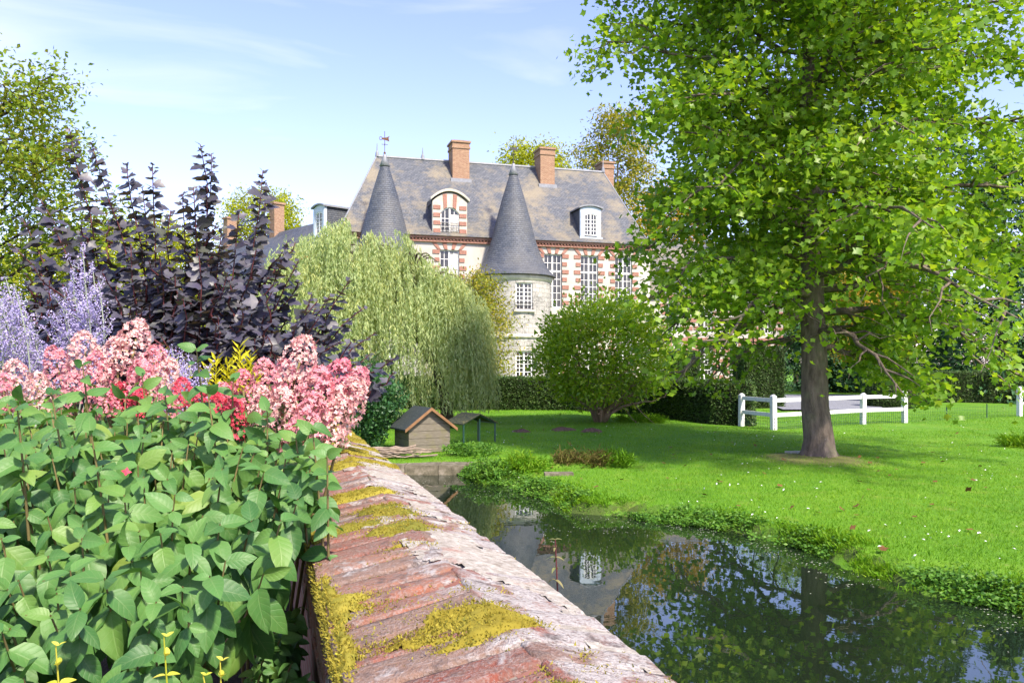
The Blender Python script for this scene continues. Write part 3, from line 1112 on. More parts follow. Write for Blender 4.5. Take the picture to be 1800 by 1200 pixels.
# ---- towers
TR, TZ = 2.58, 8.1
for cx, wins in ((0.0, [(5.72, 7.52), (1.25, 2.98)]), (-8.9, [(5.72, 7.52), (1.25, 2.98)])):
    cy = -1.5
    tower = empty('tower', (cx, cy, 0))
    tower.parent = ch
    hwu = .60
    us = np.linspace(-math.pi * TR, math.pi * TR, 49)
    opens = [(-hwu, hwu, a, b) for a, b in wins]
    mapf = lambda u, z, d: ((TR - d + .14 * max(0, 1 - z / 3.9)) * math.sin(u / TR), -(TR - d + .14 * max(0, 1 - z / 3.9)) * math.cos(u / TR), z)
    wall_grid('tower_wall', us, [-.1, 1.0, 2.0, 3.0, 3.9, 5, 6, 7, TZ], opens, mapf, .30, STONE, tower)
    ring = [(TR + .02, 3.82), (TR + .13, 3.88), (TR + .13, 4.02), (TR + .02, 4.10)]
    ring2 = [(TR + .01, TZ - .42), (TR + .12, TZ - .30), (TR + .17, TZ - .08), (TR + .02, TZ)]
    for nm, rr in (('string_course', ring), ('eaves_moulding', ring2)):
        V, Fc, n = [], [], 48
        for r_, z in rr:
            V += [(r_ * math.sin(2 * math.pi * i / n), -r_ * math.cos(2 * math.pi * i / n), z) for i in range(n)]
        for k in range(3):
            for i in range(n):
                Fc.append((k * n + i, k * n + (i + 1) % n, (k + 1) * n + (i + 1) % n, (k + 1) * n + i))
        MB().add(V, Fc).build(nm, PALE, tower, smooth=True)
    MB().tube([(0, 0, -.1), (0, 0, TZ)], TR - .5, 16).build('tower_core', IRON, tower)
    for a, b in wins:
        fl = window(ch, (cx, cy - TR * .985 + .16, a), 0, 1.16, b - a, 4, 6, None, rail=False, name='tower_window')
        if a > 5:
            r = MB()
            for z in (.05, .45): r.box((0, -.2, z), (1.3, .03, .03))
            for i in range(15): r.box((-.62 + i * 1.24 / 14, -.2, .25), (.016, .016, .40))
            r.build('balcony_rail', IRON, fl)
        MB().box((0, -.16, -.08), (1.5, .34, .14)).build('sill', PALE, fl, uv=True)
    # bell-cast slate cone
    pr = [(2.93, 8.06), (2.90, 8.15), (2.56, 8.45), (2.27, 8.85), (1.96, 9.47), (1.72, 10.1), (1.50, 10.78), (1.18, 12.1), (.83, 13.4), (.47, 14.6), (.12, 15.7)]
    pr = [(np.interp(z, [p[1] for p in pr], [p[0] for p in pr]), z) for z in np.concatenate([[8.06, 8.15], np.linspace(8.35, 15.7, 30)])]
    V, Fc, UV, n = [], [], [], 56
    for r_, z in pr:
        V += [(r_ * math.sin(2 * math.pi * i / n), -r_ * math.cos(2 * math.pi * i / n), z) for i in range(n)]
    fu = []
    vv = np.concatenate([[0], np.cumsum([math.hypot(pr[k + 1][0] - pr[k][0], pr[k + 1][1] - pr[k][1]) for k in range(len(pr) - 1)])])
    for k in range(len(pr) - 1):
        sc = max(0.6, round(2 * (pr[k][0])) / 2)
        for i in range(n):
            Fc.append((k * n + i, k * n + (i + 1) % n, (k + 1) * n + (i + 1) % n, (k + 1) * n + i))
            u0, u1 = 2 * math.pi * i / n * sc, 2 * math.pi * (i + 1) / n * sc
            fu += [(u0, vv[k]), (u1, vv[k]), (u1, vv[k + 1]), (u0, vv[k + 1])]
    Fc.append(tuple(range(n))[::-1])
    fu += [(0, 0)] * n
    me = bpy.data.meshes.new('tower_roof')
    me.from_pydata(V, [], Fc)
    ul = me.uv_layers.new(name='UVMap')
    for i, q in enumerate(fu): ul.data[i].uv = q
    me.polygons.foreach_set('use_smooth', [True] * (len(Fc) - 1) + [False])
    me.update()
    tr = link('tower_roof', me, SLATE2, tower)
    mb = MB()
    mb.tube([(0, 0, 15.2), (0, 0, 15.75), (0, 0, 15.95), (0, 0, 16.05)], [.36, .13, .12, .03], 10)
    mb.build('lead_cap', LEAD, tower, smooth=True)
    mb = MB()
    mb.tube([(0, 0, 15.9), (0, 0, 17.75)], .028, 6)
    mb.tube([(0, 0, 16.0), (0, 0, 16.1), (0, 0, 16.2)], [.05, .13, .05], 8)
    mb.tube([(-.28, 0, 16.75), (.30, 0, 16.75)], .022, 5)
    mb.tube([(0, -.28, 16.75), (0, .28, 16.75)], .022, 5)
    mb.tube([(-.36 + .13 * math.cos(t), 0, 17.2 + .13 * math.sin(t)) for t in np.linspace(0, 2 * math.pi, 10)], .025, 5)
    mb.prism([(-.28, 17.12), (.10, 17.08), (.42, 17.0), (.36, 17.25), (.46, 17.42), (.20, 17.30), (-.05, 17.26), (-.28, 17.26)], -.02, .02)
    mb.v = [(x * .72, y * .72, 15.9 + (z - 15.9) * .88) for x, y, z in mb.v]
    mb.build('weather_vane', RUST if cx < -1 else IRON, tower)

# ---- right range: lower, banded in brick
RX0, RX1, RE = S1 + .01, 22.8, 7.4
wr = [13.2, 15.9, 18.6, 21.2]
opens = [(s - .62, s + .62, .8, 3.3) for s in wr] + [(s - .62, s + .62, 4.5, 6.7) for s in wr]
wall_grid('front_wall', [RX0, RX1], [-.1, RE], opens, lambda u, z, d: (u, d + .3, z), .25, RENDER, ch)
MB().box(((RX0 + RX1) / 2, 4.5, RE / 2 - .1), (RX1 - RX0 - .04, 7.9, RE - .2)).build('side_walls', RENDER, ch, uv=True)
for s in wr:
    window(ch, (s, .48, .8), 0, 1.24, 2.5, 4, 6)
    window(ch, (s, .48, 4.5), 0, 1.24, 2.2, 4, 5)
    trim(ch, s, .8, 3.3, .63, .272)
    trim(ch, s, 4.5, 6.7, .63, .272)
for k in range(11):
    for x in (RX1 - .3, 14.55, 17.25, 19.9): link('brick_block', QL, None, ch, (x, .275, .5 + k * .62))
MB().box(((RX0 + RX1) / 2, .25, 4.0), (RX1 - RX0, .16, .26)).build('brick_band', RED, ch, uv=True)
MB().box(((RX0 + RX1) / 2, .2, RE - .12), (RX1 - RX0 + .2, .36, .24)).build('brick_cornice', RED, ch, uv=True)
MB().add([(RX0, 0, RE), (RX1 + .4, 0, RE), (RX1 + .4, 9, RE), (RX0, 9, RE), (RX0, 4.5, RE + 4.6), (RX1 - 2.2, 4.5, RE + 4.6)],
         [(0, 1, 5, 4), (1, 2, 5), (2, 3, 4, 5)]).build('roof', SLATE, ch, uv=True)

# ---- left range: turns away at half a right angle
WA = np.array([-12.2, 58.5])
dl = WA - CH_L
ca, sa = math.cos(-CH_RZ), math.sin(-CH_RZ)
wloc = (dl[0] * ca - dl[1] * sa, dl[0] * sa + dl[1] * ca, 0)
wrz = math.atan2(-.738, .675) - CH_RZ
wing = empty('left_range', wloc, wrz)
wing.parent = ch
wall_grid('front_wall', [-30, -1.0], [-.1, 9.9], [], lambda u, z, d: (u, d, z), .2, RENDER, wing)
MB().box((-15.5, 3.6, 4.8), (28.9, 6.6, 9.8)).build('side_walls', RENDER, wing, uv=True)
MB().add([(-30.4, -.4, 9.9), (1.0, -.4, 9.9), (1.0, 7.4, 9.9), (-30.4, 7.4, 9.9), (-28.5, 3.5, 13.8), (1.5, 3.5, 13.8)],
         [(0, 1, 5, 4), (1, 2, 5), (2, 3, 4, 5), (3, 0, 4)]).build('roof', SLATE2, wing, uv=True)
for x in (-16.8, -26.7):
    mb = MB()
    mb.box((x, 3.5, 14.6), (.95, .95, 3.4))
    mb.box((x, 3.5, 16.35), (1.15, 1.15, .18))
    mb.build('chimney', CHIM, wing, uv=True)
dx, dy = -2.9, -.1
wood_dormer(ch, (wloc[0] + dx * math.cos(wrz) - dy * math.sin(wrz), wloc[1] + dx * math.sin(wrz) + dy * math.cos(wrz), 11.55), wrz)
# ------------------------------------------------------------------ trees
BARK = bark('grey_brown_bark', (0.07, 0.054, 0.043), (0.19, 0.15, 0.12))
BARK_D = bark('dark_bark', (0.03, 0.024, 0.018), (0.085, 0.066, 0.05))
BARK_P = bark('pale_warm_bark', (0.16, 0.105, 0.07), (0.34, 0.25, 0.18))
TULIP = leaf_lobed('tulip')
TRI = leaf_lobed('tri')
OVATE = leaf_ovate()
SIMPLE = leaf_simple()

L_TULIP = leaf_mat('tulip_leaf', [(0.10, 0.225, 0.016), (0.155, 0.30, 0.02), (0.23, 0.375, 0.026), (0.34, 0.44, 0.034)], 0.55, 0.4, 0.4, 1.1)
L_WILLOW = leaf_mat('willow_leaf', [(0.24, 0.34, 0.14), (0.35, 0.45, 0.20), (0.45, 0.53, 0.24), (0.52, 0.53, 0.18)], 0.48, 0.5, 0.35, 0.8)
L_MAG = leaf_mat('bush_leaf', [(0.11, 0.25, 0.014), (0.20, 0.36, 0.018), (0.30, 0.44, 0.024), (0.42, 0.50, 0.03)], 0.48, 0.35, 0.5, 0.7)
L_YEL = leaf_mat('yellowing_leaf', [(0.10, 0.16, 0.02), (0.20, 0.24, 0.02), (0.32, 0.30, 0.025), (0.38, 0.28, 0.03)], 0.4, 0.5, 0.3, 0.6)
L_GOLD = leaf_mat('golden_leaf', [(0.24, 0.21, 0.02), (0.40, 0.32, 0.03), (0.46, 0.30, 0.035), (0.22, 0.24, 0.03)], 0.4, 0.5, 0.3, 0.3)
L_LIME = leaf_mat('lime_leaf', [(0.16, 0.24, 0.012), (0.30, 0.36, 0.018), (0.42, 0.44, 0.02), (0.24, 0.32, 0.015)], 0.4, 0.5, 0.3, 0.3)
L_DARK = leaf_mat('conifer_spray', [(0.018, 0.055, 0.022), (0.030, 0.085, 0.034), (0.045, 0.12, 0.040), (0.06, 0.14, 0.04)], 0.2, 0.5, 0.3, 0.4)
L_YEW = leaf_mat('yew_leaf', [(0.026, 0.058, 0.014), (0.042, 0.088, 0.020), (0.065, 0.12, 0.026), (0.10, 0.15, 0.03)], 0.15, 0.5, 0.3, 1.2)
L_HEDGE = leaf_mat('left_tree_leaf', [(0.08, 0.17, 0.018), (0.15, 0.25, 0.022), (0.26, 0.34, 0.028), (0.24, 0.18, 0.035)], 0.4, 0.45, 0.35, 1.0)


def foliage(name, mat, parent, T, D, Nn, S, tmpl):
    V, Fc = scatter(tmpl[0], tmpl[1], frames(D, Nn), T, S)
    return tag(link(name, np_mesh(name, V, Fc), mat, parent), kind='stuff')


def grow(rg, base, height, r0, nprim, z0, Rf, rise, droop, nsec=8, lean=(0, 0), trunk_n=20, nleaf=80, spread=0.17, up=0.85, twig=0.5, skew=0.0, tmin=.22):
    """trunk, limbs and twigs; returns limb tubes and the places for the leaves"""
    base = np.asarray(base, float)
    mbt, mbl = MB(), MB()
    tz = np.concatenate([[0, .12, .28, .5], np.linspace(height / 13, height, 13)])
    wob = np.cumsum(rg.normal(0, 0.02 * height / 14, (17, 2)), axis=0)
    wob[:4] = 0
    pts, rad = [], []
    for i, z in enumerate(tz):
        f = z / height
        pts.append((base[0] + lean[0] * f + wob[i, 0] * (f > .05), base[1] + lean[1] * f + wob[i, 1] * (f > .05), base[2] - .1 + z))
        rad.append(r0 * ((1 - f) ** 0.9 * 0.96 + 0.03) * (1 + 0.35 * math.exp(-z / 0.28)))
    pa = np.array(pts)
    mbt.tube(pts, rad, trunk_n)
    LT, LD = [], []
    for i in range(nprim):
        f = (i + rg.uniform(.1, .9)) / nprim
        h = z0 + (height - z0) * f ** 0.92 * .97
        az = i * 2.39996 + rg.normal(0, .25)
        st = np.array([np.interp(h, tz, pa[:, k]) for k in range(3)])
        L = Rf(h) * rg.uniform(.86, 1.08) * (1 + skew * math.cos(az))
        if L < .15: continue
        hd = np.array([math.cos(az), math.sin(az), 0])
        sd = np.array([-hd[1], hd[0], 0])
        rs, dr = rise(h), droop(h)
        ts = np.linspace(0, 1, 8)
        cur = rg.normal(0, .10)
        P = np.array([st + hd * L * t + sd * L * cur * t * t + np.array([0, 0, L * (rs * t - dr * t ** 2.2)]) + rg.normal(0, .02 * L, 3) * (t > 0) for t in ts])
        rr = max(.012, r0 * .30 * (1 - .75 * f) * (L / 4.5) ** .5)
        mbl.tube(P, [rr * (1 - .9 * t) + .004 for t in ts], 6)
        for k in range(nsec):
            t = tmin + (1 - tmin) * (k + rg.uniform(0, .8)) / nsec
            p = np.array([np.interp(t, ts, P[:, q]) for q in range(3)])
            sl = L * twig * (1.12 - .72 * t) * rg.uniform(.7, 1.2)
            ang = (1 if k % 2 else -1) * rg.uniform(.45, 1.1)
            dv = hd * math.cos(ang) + sd * math.sin(ang)
            dv = dv + np.array([0, 0, rg.uniform(-.45, .60) + (rs - 2.2 * dr * t ** 1.2) * .5])
            us = np.linspace(0, 1, 5)
            Q = np.array([p + dv * sl * u + np.array([0, 0, -.28 * sl * u * u]) + rg.normal(0, .03 * sl, 3) * (u > 0) for u in us])
            mbl.tube(Q, [max(.004, rr * .35 * (1 - u)) for u in us], 4, cap=False)
            m = max(4, int(nleaf * rg.uniform(.6, 1.4) * (.35 + sl / 1.6)))
            u = rg.random(m) ** .7
            c = np.stack([np.interp(u, us, Q[:, q]) for q in range(3)], 1)
            LT.append(c + rg.normal(0, 1, (m, 3)) * spread * np.array([1, 1, .75]))
            d = dv[None] * .6 + rg.normal(0, .7, (m, 3)) - np.array([0, 0, .35])
            LD.append(d)
    T = np.concatenate(LT)
    D = np.concatenate(LD)
    Nn = rg.normal(0, .55, T.shape) + np.array([0, 0, up])
    return mbt, mbl, T, D, Nn


def tree(name, label, cat, mat, bmat, tmpl, size, loc, rg, group=None, prune=None, **kw):
    root = empty(name, loc, 0, label, cat, group)
    mbt, mbl, T, D, Nn = grow(rg, (0, 0, 0), **kw)
    to = mbt.build('trunk', bmat, root, smooth=True)
    for v in to.data.vertices:                 # roots spread at the foot
        if v.co.z < .5:
            a = math.atan2(v.co.y, v.co.x)
            k = 1 + (.30 * max(0, math.sin(4 * a + 1)) + .12 * math.sin(7 * a)) * max(0, 1 - (v.co.z + .1) / .5) ** 1.5
            v.co.x *= k; v.co.y *= k
    tag(mbl.build('branches', bmat, root, smooth=True), kind='stuff')
    ok = T[:, 2] + loc[2] > 0.35
    if prune is not None: ok &= ~prune(T, rg)
    foliage('crown', mat, root, T[ok], D[ok], Nn[ok], rg.uniform(size * .6, size * 1.25, ok.sum()), tmpl)
    return root


# the big tulip tree on the lawn
def Rt(h): return np.interp(h, [2.3, 2.9, 3.5, 4.3, 5.5, 7, 10, 12, 14, 15.5], [2.3, 3.4, 5.2, 4.8, 4.6, 4.6, 4.9, 4.3, 2.6, .4])


def lifted(T, rg):
    """the low inner twigs have been cut away, so trunk and house show below the crown"""
    x, y, z = T.T
    q = rg.random(len(T))
    a = (np.abs(x) < .62) & (z < 3.9)
    b = (x > -3.5) & (x < -.6) & (z < 3.0 - .15 * np.sin(3 * x)) & (q < .70)
    c = (x > 2.5) & (z < 3.7) & (q < .42)
    return a | b | c


tree('tulip_tree', 'tall broad tree with lobed bright green leaves standing alone on the lawn', 'tree', L_TULIP, BARK, TULIP, 0.135,
     (TREE[0], TREE[1], 0.05), np.random.default_rng(21), height=15.6, r0=.32, nprim=88, z0=2.35, Rf=Rt,
     rise=lambda h: np.interp(h, [2.5, 5, 9, 15], [.12, .30, .55, 1.0]), droop=lambda h: np.interp(h, [2.3, 3.4, 5, 7, 15], [.50, .55, .42, .32, .15]),
     nsec=11, nleaf=93, spread=.26, lean=(-.25, 0.1), twig=.46, skew=.07, tmin=.07, prune=lifted)


# the weeping willow behind the duck house
def willow(root, rg, c, a, b, ztop, zspring, n):
    mbt, mbl = MB(), MB()
    bx, by = 0, 0
    mbt.tube([(0, 0, -.1), (-.05, 0, .8), (-.4, 0, 1.9), (-1.0, .1, 3.0), (-1.7, .1, 4.0)], [.26, .20, .19, .17, .12], 9)
    T, D, Nn = [], [], []
    for i in range(26):
        az = rg.uniform(0, 6.28)
        rr = rg.uniform(.3, .85)
        e = np.array([c[0] + a * rr * math.cos(az), c[1] + b * rr * math.sin(az), zspring + (ztop - zspring) * math.sqrt(1 - rr * rr) - .1])
        s = np.array([-1.5, .1, 3.6])
        P = [s + (e - s) * t + np.array([0, 0, 1.0 * math.sin(math.pi * t)]) for t in np.linspace(0, 1, 7)]
        mbl.tube(P, [.07 * (1 - .85 * t) + .006 for t in np.linspace(0, 1, 7)], 5)
    cl = np.stack([rg.random(190) ** .5, rg.uniform(0, 6.283, 190)], 1)
    cz = rg.normal(0, .42, 190)
    for i in range(n):
        qi = rg.integers(190)
        r_, az = cl[qi] + rg.normal(0, (.045, .085))
        r_ = min(abs(r_), 1.0)
        x, y = c[0] + a * r_ * math.cos(az), c[1] + b * r_ * math.sin(az)
        skew = 1 - .30 * (x - c[0]) / a
        zt = zspring + (ztop - zspring) * math.sqrt(max(0, 1 - r_ * r_)) * skew + cz[qi] + rg.normal(0, .12)
        ln = rg.uniform(1.2, 3.2) if r_ < .7 else rg.uniform(1.0, max(1.8, zt - .3))
        ln = min(ln, zt - .45)
        if ln < .3: continue
        m = int(ln / .066)
        t = np.linspace(0, 1, m)
        out = np.array([math.cos(az), math.sin(az)])
        bow = .35 * (1 - (1 - t) ** 2) * rg.uniform(.3, 1.2)
        sway = rg.normal(0, .12, 2)
        P = np.stack([x + out[0] * bow + sway[0] * t, y + out[1] * bow + sway[1] * t, zt + .22 * np.sin(np.minimum(t * 4, math.pi)) - ln * t], 1)
        T.append(P + rg.normal(0, .012, P.shape))
        D.append(np.stack([rg.normal(0, .42, m), rg.normal(0, .42, m), np.full(m, -1.0)], 1))
        Nn.append(rg.normal(0, 1, (m, 3)))
    mbt.build('trunk', BARK_D, root, smooth=True)
    tag(mbl.build('branches', BARK_D, root, smooth=True), kind='stuff')
    T, D, Nn = np.concatenate(T), np.concatenate(D), np.concatenate(Nn)
    foliage('crown', L_WILLOW, root, T, D, Nn, rg.uniform(.12, .20, len(T)), leaf_simple(.25, .03))


wp = on_ground(786, 741)
root = empty('weeping_willow', (wp[0], wp[1], 0), 0, 'weeping willow with hanging grey-green strands behind the wooden duck house', 'tree')
willow(root, np.random.default_rng(4), (-2.75, .3), 4.2, 3.4, 6.7, 3.0, 3200)

# the round bush on the lawn: several low crooked stems
gp = on_ground(1055, 742)
root = empty('round_bush', (gp[0], gp[1], 0), 0, 'rounded many-stemmed bush with glossy yellow-green leaves in front of the hedge', 'bush')
rg = np.random.default_rng(8)
mb = MB()
T, D, Nn = [], [], []
for i in range(15):
    az = i * 2.4 + rg.normal(0, .3)
    L = rg.uniform(1.5, 2.3)
    e = np.array([.1 + L * math.cos(az), L * .9 * math.sin(az), rg.uniform(1.1, 3.2)])
    if i < 4: e[2] = rg.uniform(.7, 1.0)
    P = [np.array([.12 * math.cos(az), .12 * math.sin(az), -.05])]
    for t in np.linspace(.2, 1, 6):
        P.append(np.array([e[0] * t, e[1] * t, e[2] * t ** (.75 if i > 3 else .6)]) + rg.normal(0, .07, 3))
    mb.tube(P, [.085, .065, .055, .045, .035, .022, .01], 6)
    for k in range(6):
        s = P[rg.integers(2, 7)]
        q = s + rg.normal(0, .45, 3) + np.array([0, 0, .3])
        mb.tube([s, (s + q) / 2 + rg.normal(0, .06, 3), q], [.018, .012, .005], 4)
mb.build('trunk', BARK_P, root, smooth=True)
cl = []
while len(cl) < 360:
    p = rg.normal(0, 1, 3)
    p /= np.linalg.norm(p)
    p *= rg.uniform(.72, 1.0)
    q = np.array([.08 + 2.35 * p[0], 2.1 * p[1], 2.45 + 1.95 * p[2]])
    q[:2] *= 1 + .13 * math.sin(5 * math.atan2(p[1], p[0]) + 3 * p[2])
    q[2] += .28 * math.sin(4 * math.atan2(p[1], p[0]) + 1) * max(0, p[2])
    if q[2] > .75 + .35 * rg.random(): cl.append(q)
for q in cl:
    m = rg.integers(28, 52)
    T.append(q + rg.normal(0, .25, (m, 3)))
    o = unit(q - np.array([0, 0, 2.2]))
    D.append(o[None] * .8 + rg.normal(0, .6, (m, 3)) + np.array([0, 0, .25]))
    Nn.append(rg.normal(0, .6, (m, 3)) + np.array([0, 0, .7]) + o * .4)
T, D, Nn = np.concatenate(T), np.concatenate(D), np.concatenate(Nn)
foliage('crown', L_MAG, root, T, D, Nn, rg.uniform(.12, .22, len(T)), leaf_simple(.52, .1))

# trees of the park
def Rell(z0, z1, r, p=.6):
    return lambda h: r * max(0.02, 1 - abs((h - (z0 + z1) / 2) / ((z1 - z0) / 2)) ** 2.2) ** p + .05


def park(name, label, mat, bmat, px, Y, top, width, low, seed, leaf=.22, nprim=34, nleaf=42, group=None, tmpl=SIMPLE, nsec=7, spread=.3, r0=.3, rise=.45, droop=.25, p=.6):
    x = (px - 900) / F * Y
    h = CZ + (HOR - top) / F * Y
    r = width / 2 / F * Y
    lo = max(1.0, CZ + (HOR - low) / F * Y)
    return tree(name, label, 'tree', mat, bmat, tmpl, leaf * 1.36, (x, Y, 0), np.random.default_rng(seed), group, height=h, r0=r0, nprim=nprim, z0=lo,
                Rf=Rell(lo - (h - lo) * .25, h + .3, r, p), rise=lambda q: rise, droop=lambda q: droop, nsec=nsec, nleaf=int(nleaf * 1.35), spread=spread * 1.3, trunk_n=8)


G = 'park trees round the chateau'
park('yellowing_tree', 'small yellow-green tree between the willow and the round stone tower', L_YEL, BARK_D, 828, 44, 482, 150, 680, 31, .15, 40, 34, G, spread=.26, r0=.14)
park('golden_tree', 'tall golden-leaved tree behind the right end of the chateau roof', L_YEL, BARK, 1085, 84, 188, 150, 480, 32, .32, 36, 34, G, spread=.5)
park('lime_green_tree', 'rounded yellow-green treetop showing above the chateau ridge between two chimneys', L_LIME, BARK, 938, 92, 258, 150, 420, 33, .32, 34, 40, G, spread=.55)
park('lime_green_tree', 'bright yellow-green tree behind the left range with the two small chimneys', L_LIME, BARK, 462, 96, 338, 165, 560, 34, .32, 36, 40, G, spread=.55)
park('lime_green_tree', 'yellow-green tree seen through the gaps in the purple shrub', L_LIME, BARK, 250, 60, 395, 260, 650, 35, .26, 40, 44, G, spread=.45)
park('golden_tree', 'golden tree half hidden behind the crown of the big lawn tree', L_GOLD, BARK, 1190, 74, 330, 150, 520, 36, .26, 30, 30, G, spread=.45)
park('pale_leaved_tree', 'pale gold small tree behind the lawn tree trunk near the white fence', L_GOLD, BARK_P, 1540, 52, 478, 130, 640, 37, .2, 28, 36, G, spread=.35, r0=.16)
park('green_tree', 'green tree behind the right edge of the big lawn tree crown', L_TULIP, BARK, 1500, 66, 300, 260, 620, 38, .24, 36, 40, G, spread=.45)


park('green_tree', 'green tree filling the gap behind the fence at the lawn tree trunk', L_TULIP, BARK, 1440, 78, 420, 240, 660, 39, .26, 34, 40, G, spread=.5)
park('green_tree', 'rounded green tree just beyond the right end of the chateau', L_TULIP, BARK, 1400, 92, 330, 240, 660, 40, .3, 34, 40, G, spread=.55)
park('lime_green_tree', 'yellow-green tree at the left edge seen below the small-leaved tree', L_LIME, BARK, 90, 52, 430, 260, 660, 41, .24, 36, 40, G, spread=.45)

# dark evergreens on the right: drooping sprays to the ground
def evergreen(label, px, Y, top, width, seed, n=110):
    rg = np.random.default_rng(seed)
    x = (px - 900) / F * Y
    h = CZ + (HOR - top) / F * Y
    r = width / 2 / F * Y
    root = empty('evergreen_tree', (x, Y, 0), 0, label, 'tree', 'dark evergreens behind the clipped hedge')
    mb = MB()
    mb.tube([(0, 0, -.1), (0, 0, h * .5), (0, 0, h)], [.35, .2, .02], 8)
    mb.build('trunk', BARK_D, root, smooth=True)
    T, D, Nn = [], [], []
    for i in range(n * 5):
        f = rg.random() ** 1.25
        z = .3 + (h - .3) * f
        az = rg.uniform(0, 6.283)
        rr = r * (1 - f) ** .62 * rg.uniform(.72, 1.06) * (1 + .16 * math.sin(3 * az + seed + 4 * f))
        m = 32
        c = np.array([rr * math.cos(az), rr * math.sin(az), z])
        o = np.array([math.cos(az), math.sin(az), -.35])
        u = rg.random((m, 1))
        T.append(c + o * (u - .6) * .95 + rg.normal(0, .19, (m, 3)))
        D.append(o + rg.normal(0, .45, (m, 3)) - np.array([0, 0, .25]))
        Nn.append(rg.normal(0, .5, (m, 3)) + np.array([0, 0, .8]))
    T, D, Nn = np.concatenate(T), np.concatenate(D), np.concatenate(Nn)
    ok = T[:, 2] > .1
    foliage('crown', L_DARK, root, T[ok], D[ok], Nn[ok], rg.uniform(.20, .40, ok.sum()), leaf_simple(.5, .08))


evergreen('broad dark evergreen at the right edge above the far clipped hedge', 1765, 48, 250, 260, 51)
evergreen('tall dark evergreen rising behind the right side of the lawn tree', 1660, 58, 180, 230, 52)
evergreen('dark evergreen farthest to the right, mostly hidden by its neighbour', 1900, 52, 120, 300, 53)
evergreen('dark evergreen behind the pale gold small tree', 1595, 72, 330, 170, 54)

evergreen('low dark evergreen bush behind the gravel court, nearer the chateau', 1425, 62, 560, 150, 55, 40)
evergreen('low dark evergreen bush behind the gravel court, nearer the cones', 1500, 64, 585, 150, 56, 40)

# bare slanting trunk lit by the sun behind the lawn tree
a, b = at(1588, 560, 60), at(1608, 470, 60)
mb = MB()
mb.tube([(0, 0, -.1), (.05, 0, 2.5), (.35, 0, 5.2), (1.0, .1, 8.0), (1.3, .1, 12)], [.5, .42, .38, .30, .1], 10)
mb.tube([(.35, 0, 5.4), (-.3, 0, 7.4), (1.4, 0, 10.5)], [.2, .16, .08], 7)
rt = empty('pine_tree', (a[0] - .4, a[1], 0), 0, 'leaning bare pinkish trunk seen through the lawn tree foliage', 'tree')
mb.build('trunk', BARK_P, rt, smooth=True)
rg = np.random.default_rng(77)
T = np.concatenate([np.array([rg.normal(1.2, 1.2), rg.normal(0, 1.2), rg.uniform(9.5, 13.5)]) + rg.normal(0, .45, (60, 3)) for _ in range(45)])
foliage('crown', L_DARK, rt, T, rg.normal(0, 1, T.shape), rg.normal(0, .6, T.shape) + np.array([0, 0, .7]), rg.uniform(.15, .3, len(T)), leaf_simple(.3, .05))

# small-leaved tree at the left edge
x0 = at(-25, 640, 8.5)
tree('small_leaved_tree', 'small-leaved green and russet tree at the left edge behind the lavender spikes', 'tree', L_HEDGE, BARK_D, leaf_simple(.55, .1), .064,
     (x0[0], 8.5, .5), np.random.default_rng(61), height=4.5, r0=.10, nprim=46, z0=.6, Rf=lambda h: np.interp(h, [.5, 2, 3.2, 4.4, 4.8], [1.35, 1.35, 1.1, .72, .12]),
     rise=lambda h: .65, droop=lambda h: .15, nsec=9, nleaf=110, spread=.14, trunk_n=8, twig=.42)

# ------------------------------------------------------------------ clipped hedges and topiary
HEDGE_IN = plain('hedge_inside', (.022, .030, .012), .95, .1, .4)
def hedge(name, label, line, w, h, rg, z=0.0, dens=600, cat='hedge', group='clipped hedges', taper=.96, size=.10):
    """a clipped body with small leaves all over its skin"""
    root = empty(name, (line[0][0], line[0][1], z), 0, label, cat, group)
    L = np.array(line, float) - np.array(line[0])
    mb = MB()
    n = len(L)
    offs = []
    for i in range(n):
        d = unit((L[min(i + 1, n - 1)] - L[max(i - 1, 0)])[None])[0]
        offs.append(np.array([-d[1], d[0]]))
    V = []
    for i in range(n):
        o = offs[i] * w / 2
        for sg, zz, t in ((-1, -.1, 1), (-1, h, taper), (1, h, taper), (1, -.1, 1)):
            V.append((L[i][0] + o[0] * sg * t, L[i][1] + o[1] * sg * t, zz))
    Fc = []
    for i in range(n - 1):
        for k in range(4): Fc.append((i * 4 + k, i * 4 + (k + 1) % 4, i * 4 + 4 + (k + 1) % 4, i * 4 + 4 + k))
    Fc += [(0, 1, 2, 3), ((n - 1) * 4 + 3, (n - 1) * 4 + 2, (n - 1) * 4 + 1, (n - 1) * 4)]
    b = mb.add(V, Fc).build('hedge_body', HEDGE_IN, root)
    T, Nn = [], []
    Va = np.array(V)
    for f in Fc:
        q = Va[list(f)]
        area = np.linalg.norm(np.cross(q[1] - q[0], q[3] - q[0]))
        m = int(area * dens)
        if m < 1: continue
        u, v = rg.random((m, 1)), rg.random((m, 1))
        p = (q[0] * (1 - u) + q[1] * u) * (1 - v) + (q[3] * (1 - u) + q[2] * u) * v
        nn = unit(np.cross(q[1] - q[0], q[3] - q[0])[None])[0]
        c = q.mean(0)
        mid = Va.reshape(-1, 4, 3).mean(1)
        near = mid[np.argmin(((mid - c) ** 2).sum(1))]
        if nn @ (c - near) < 0: nn = -nn
        T.append(p + nn * rg.normal(.01, .022, (m, 1)) + rg.normal(0, .02, (m, 3)))
        Nn.append(np.repeat(nn[None], m, 0))
    T, Nn = np.concatenate(T), np.concatenate(Nn)
    foliage('leaves', L_YEW, root, T, Nn + rg.normal(0, .9, T.shape), rg.normal(0, 1, T.shape) + Nn * .6, rg.uniform(size * .7, size * 1.5, len(T)), SIMPLE)


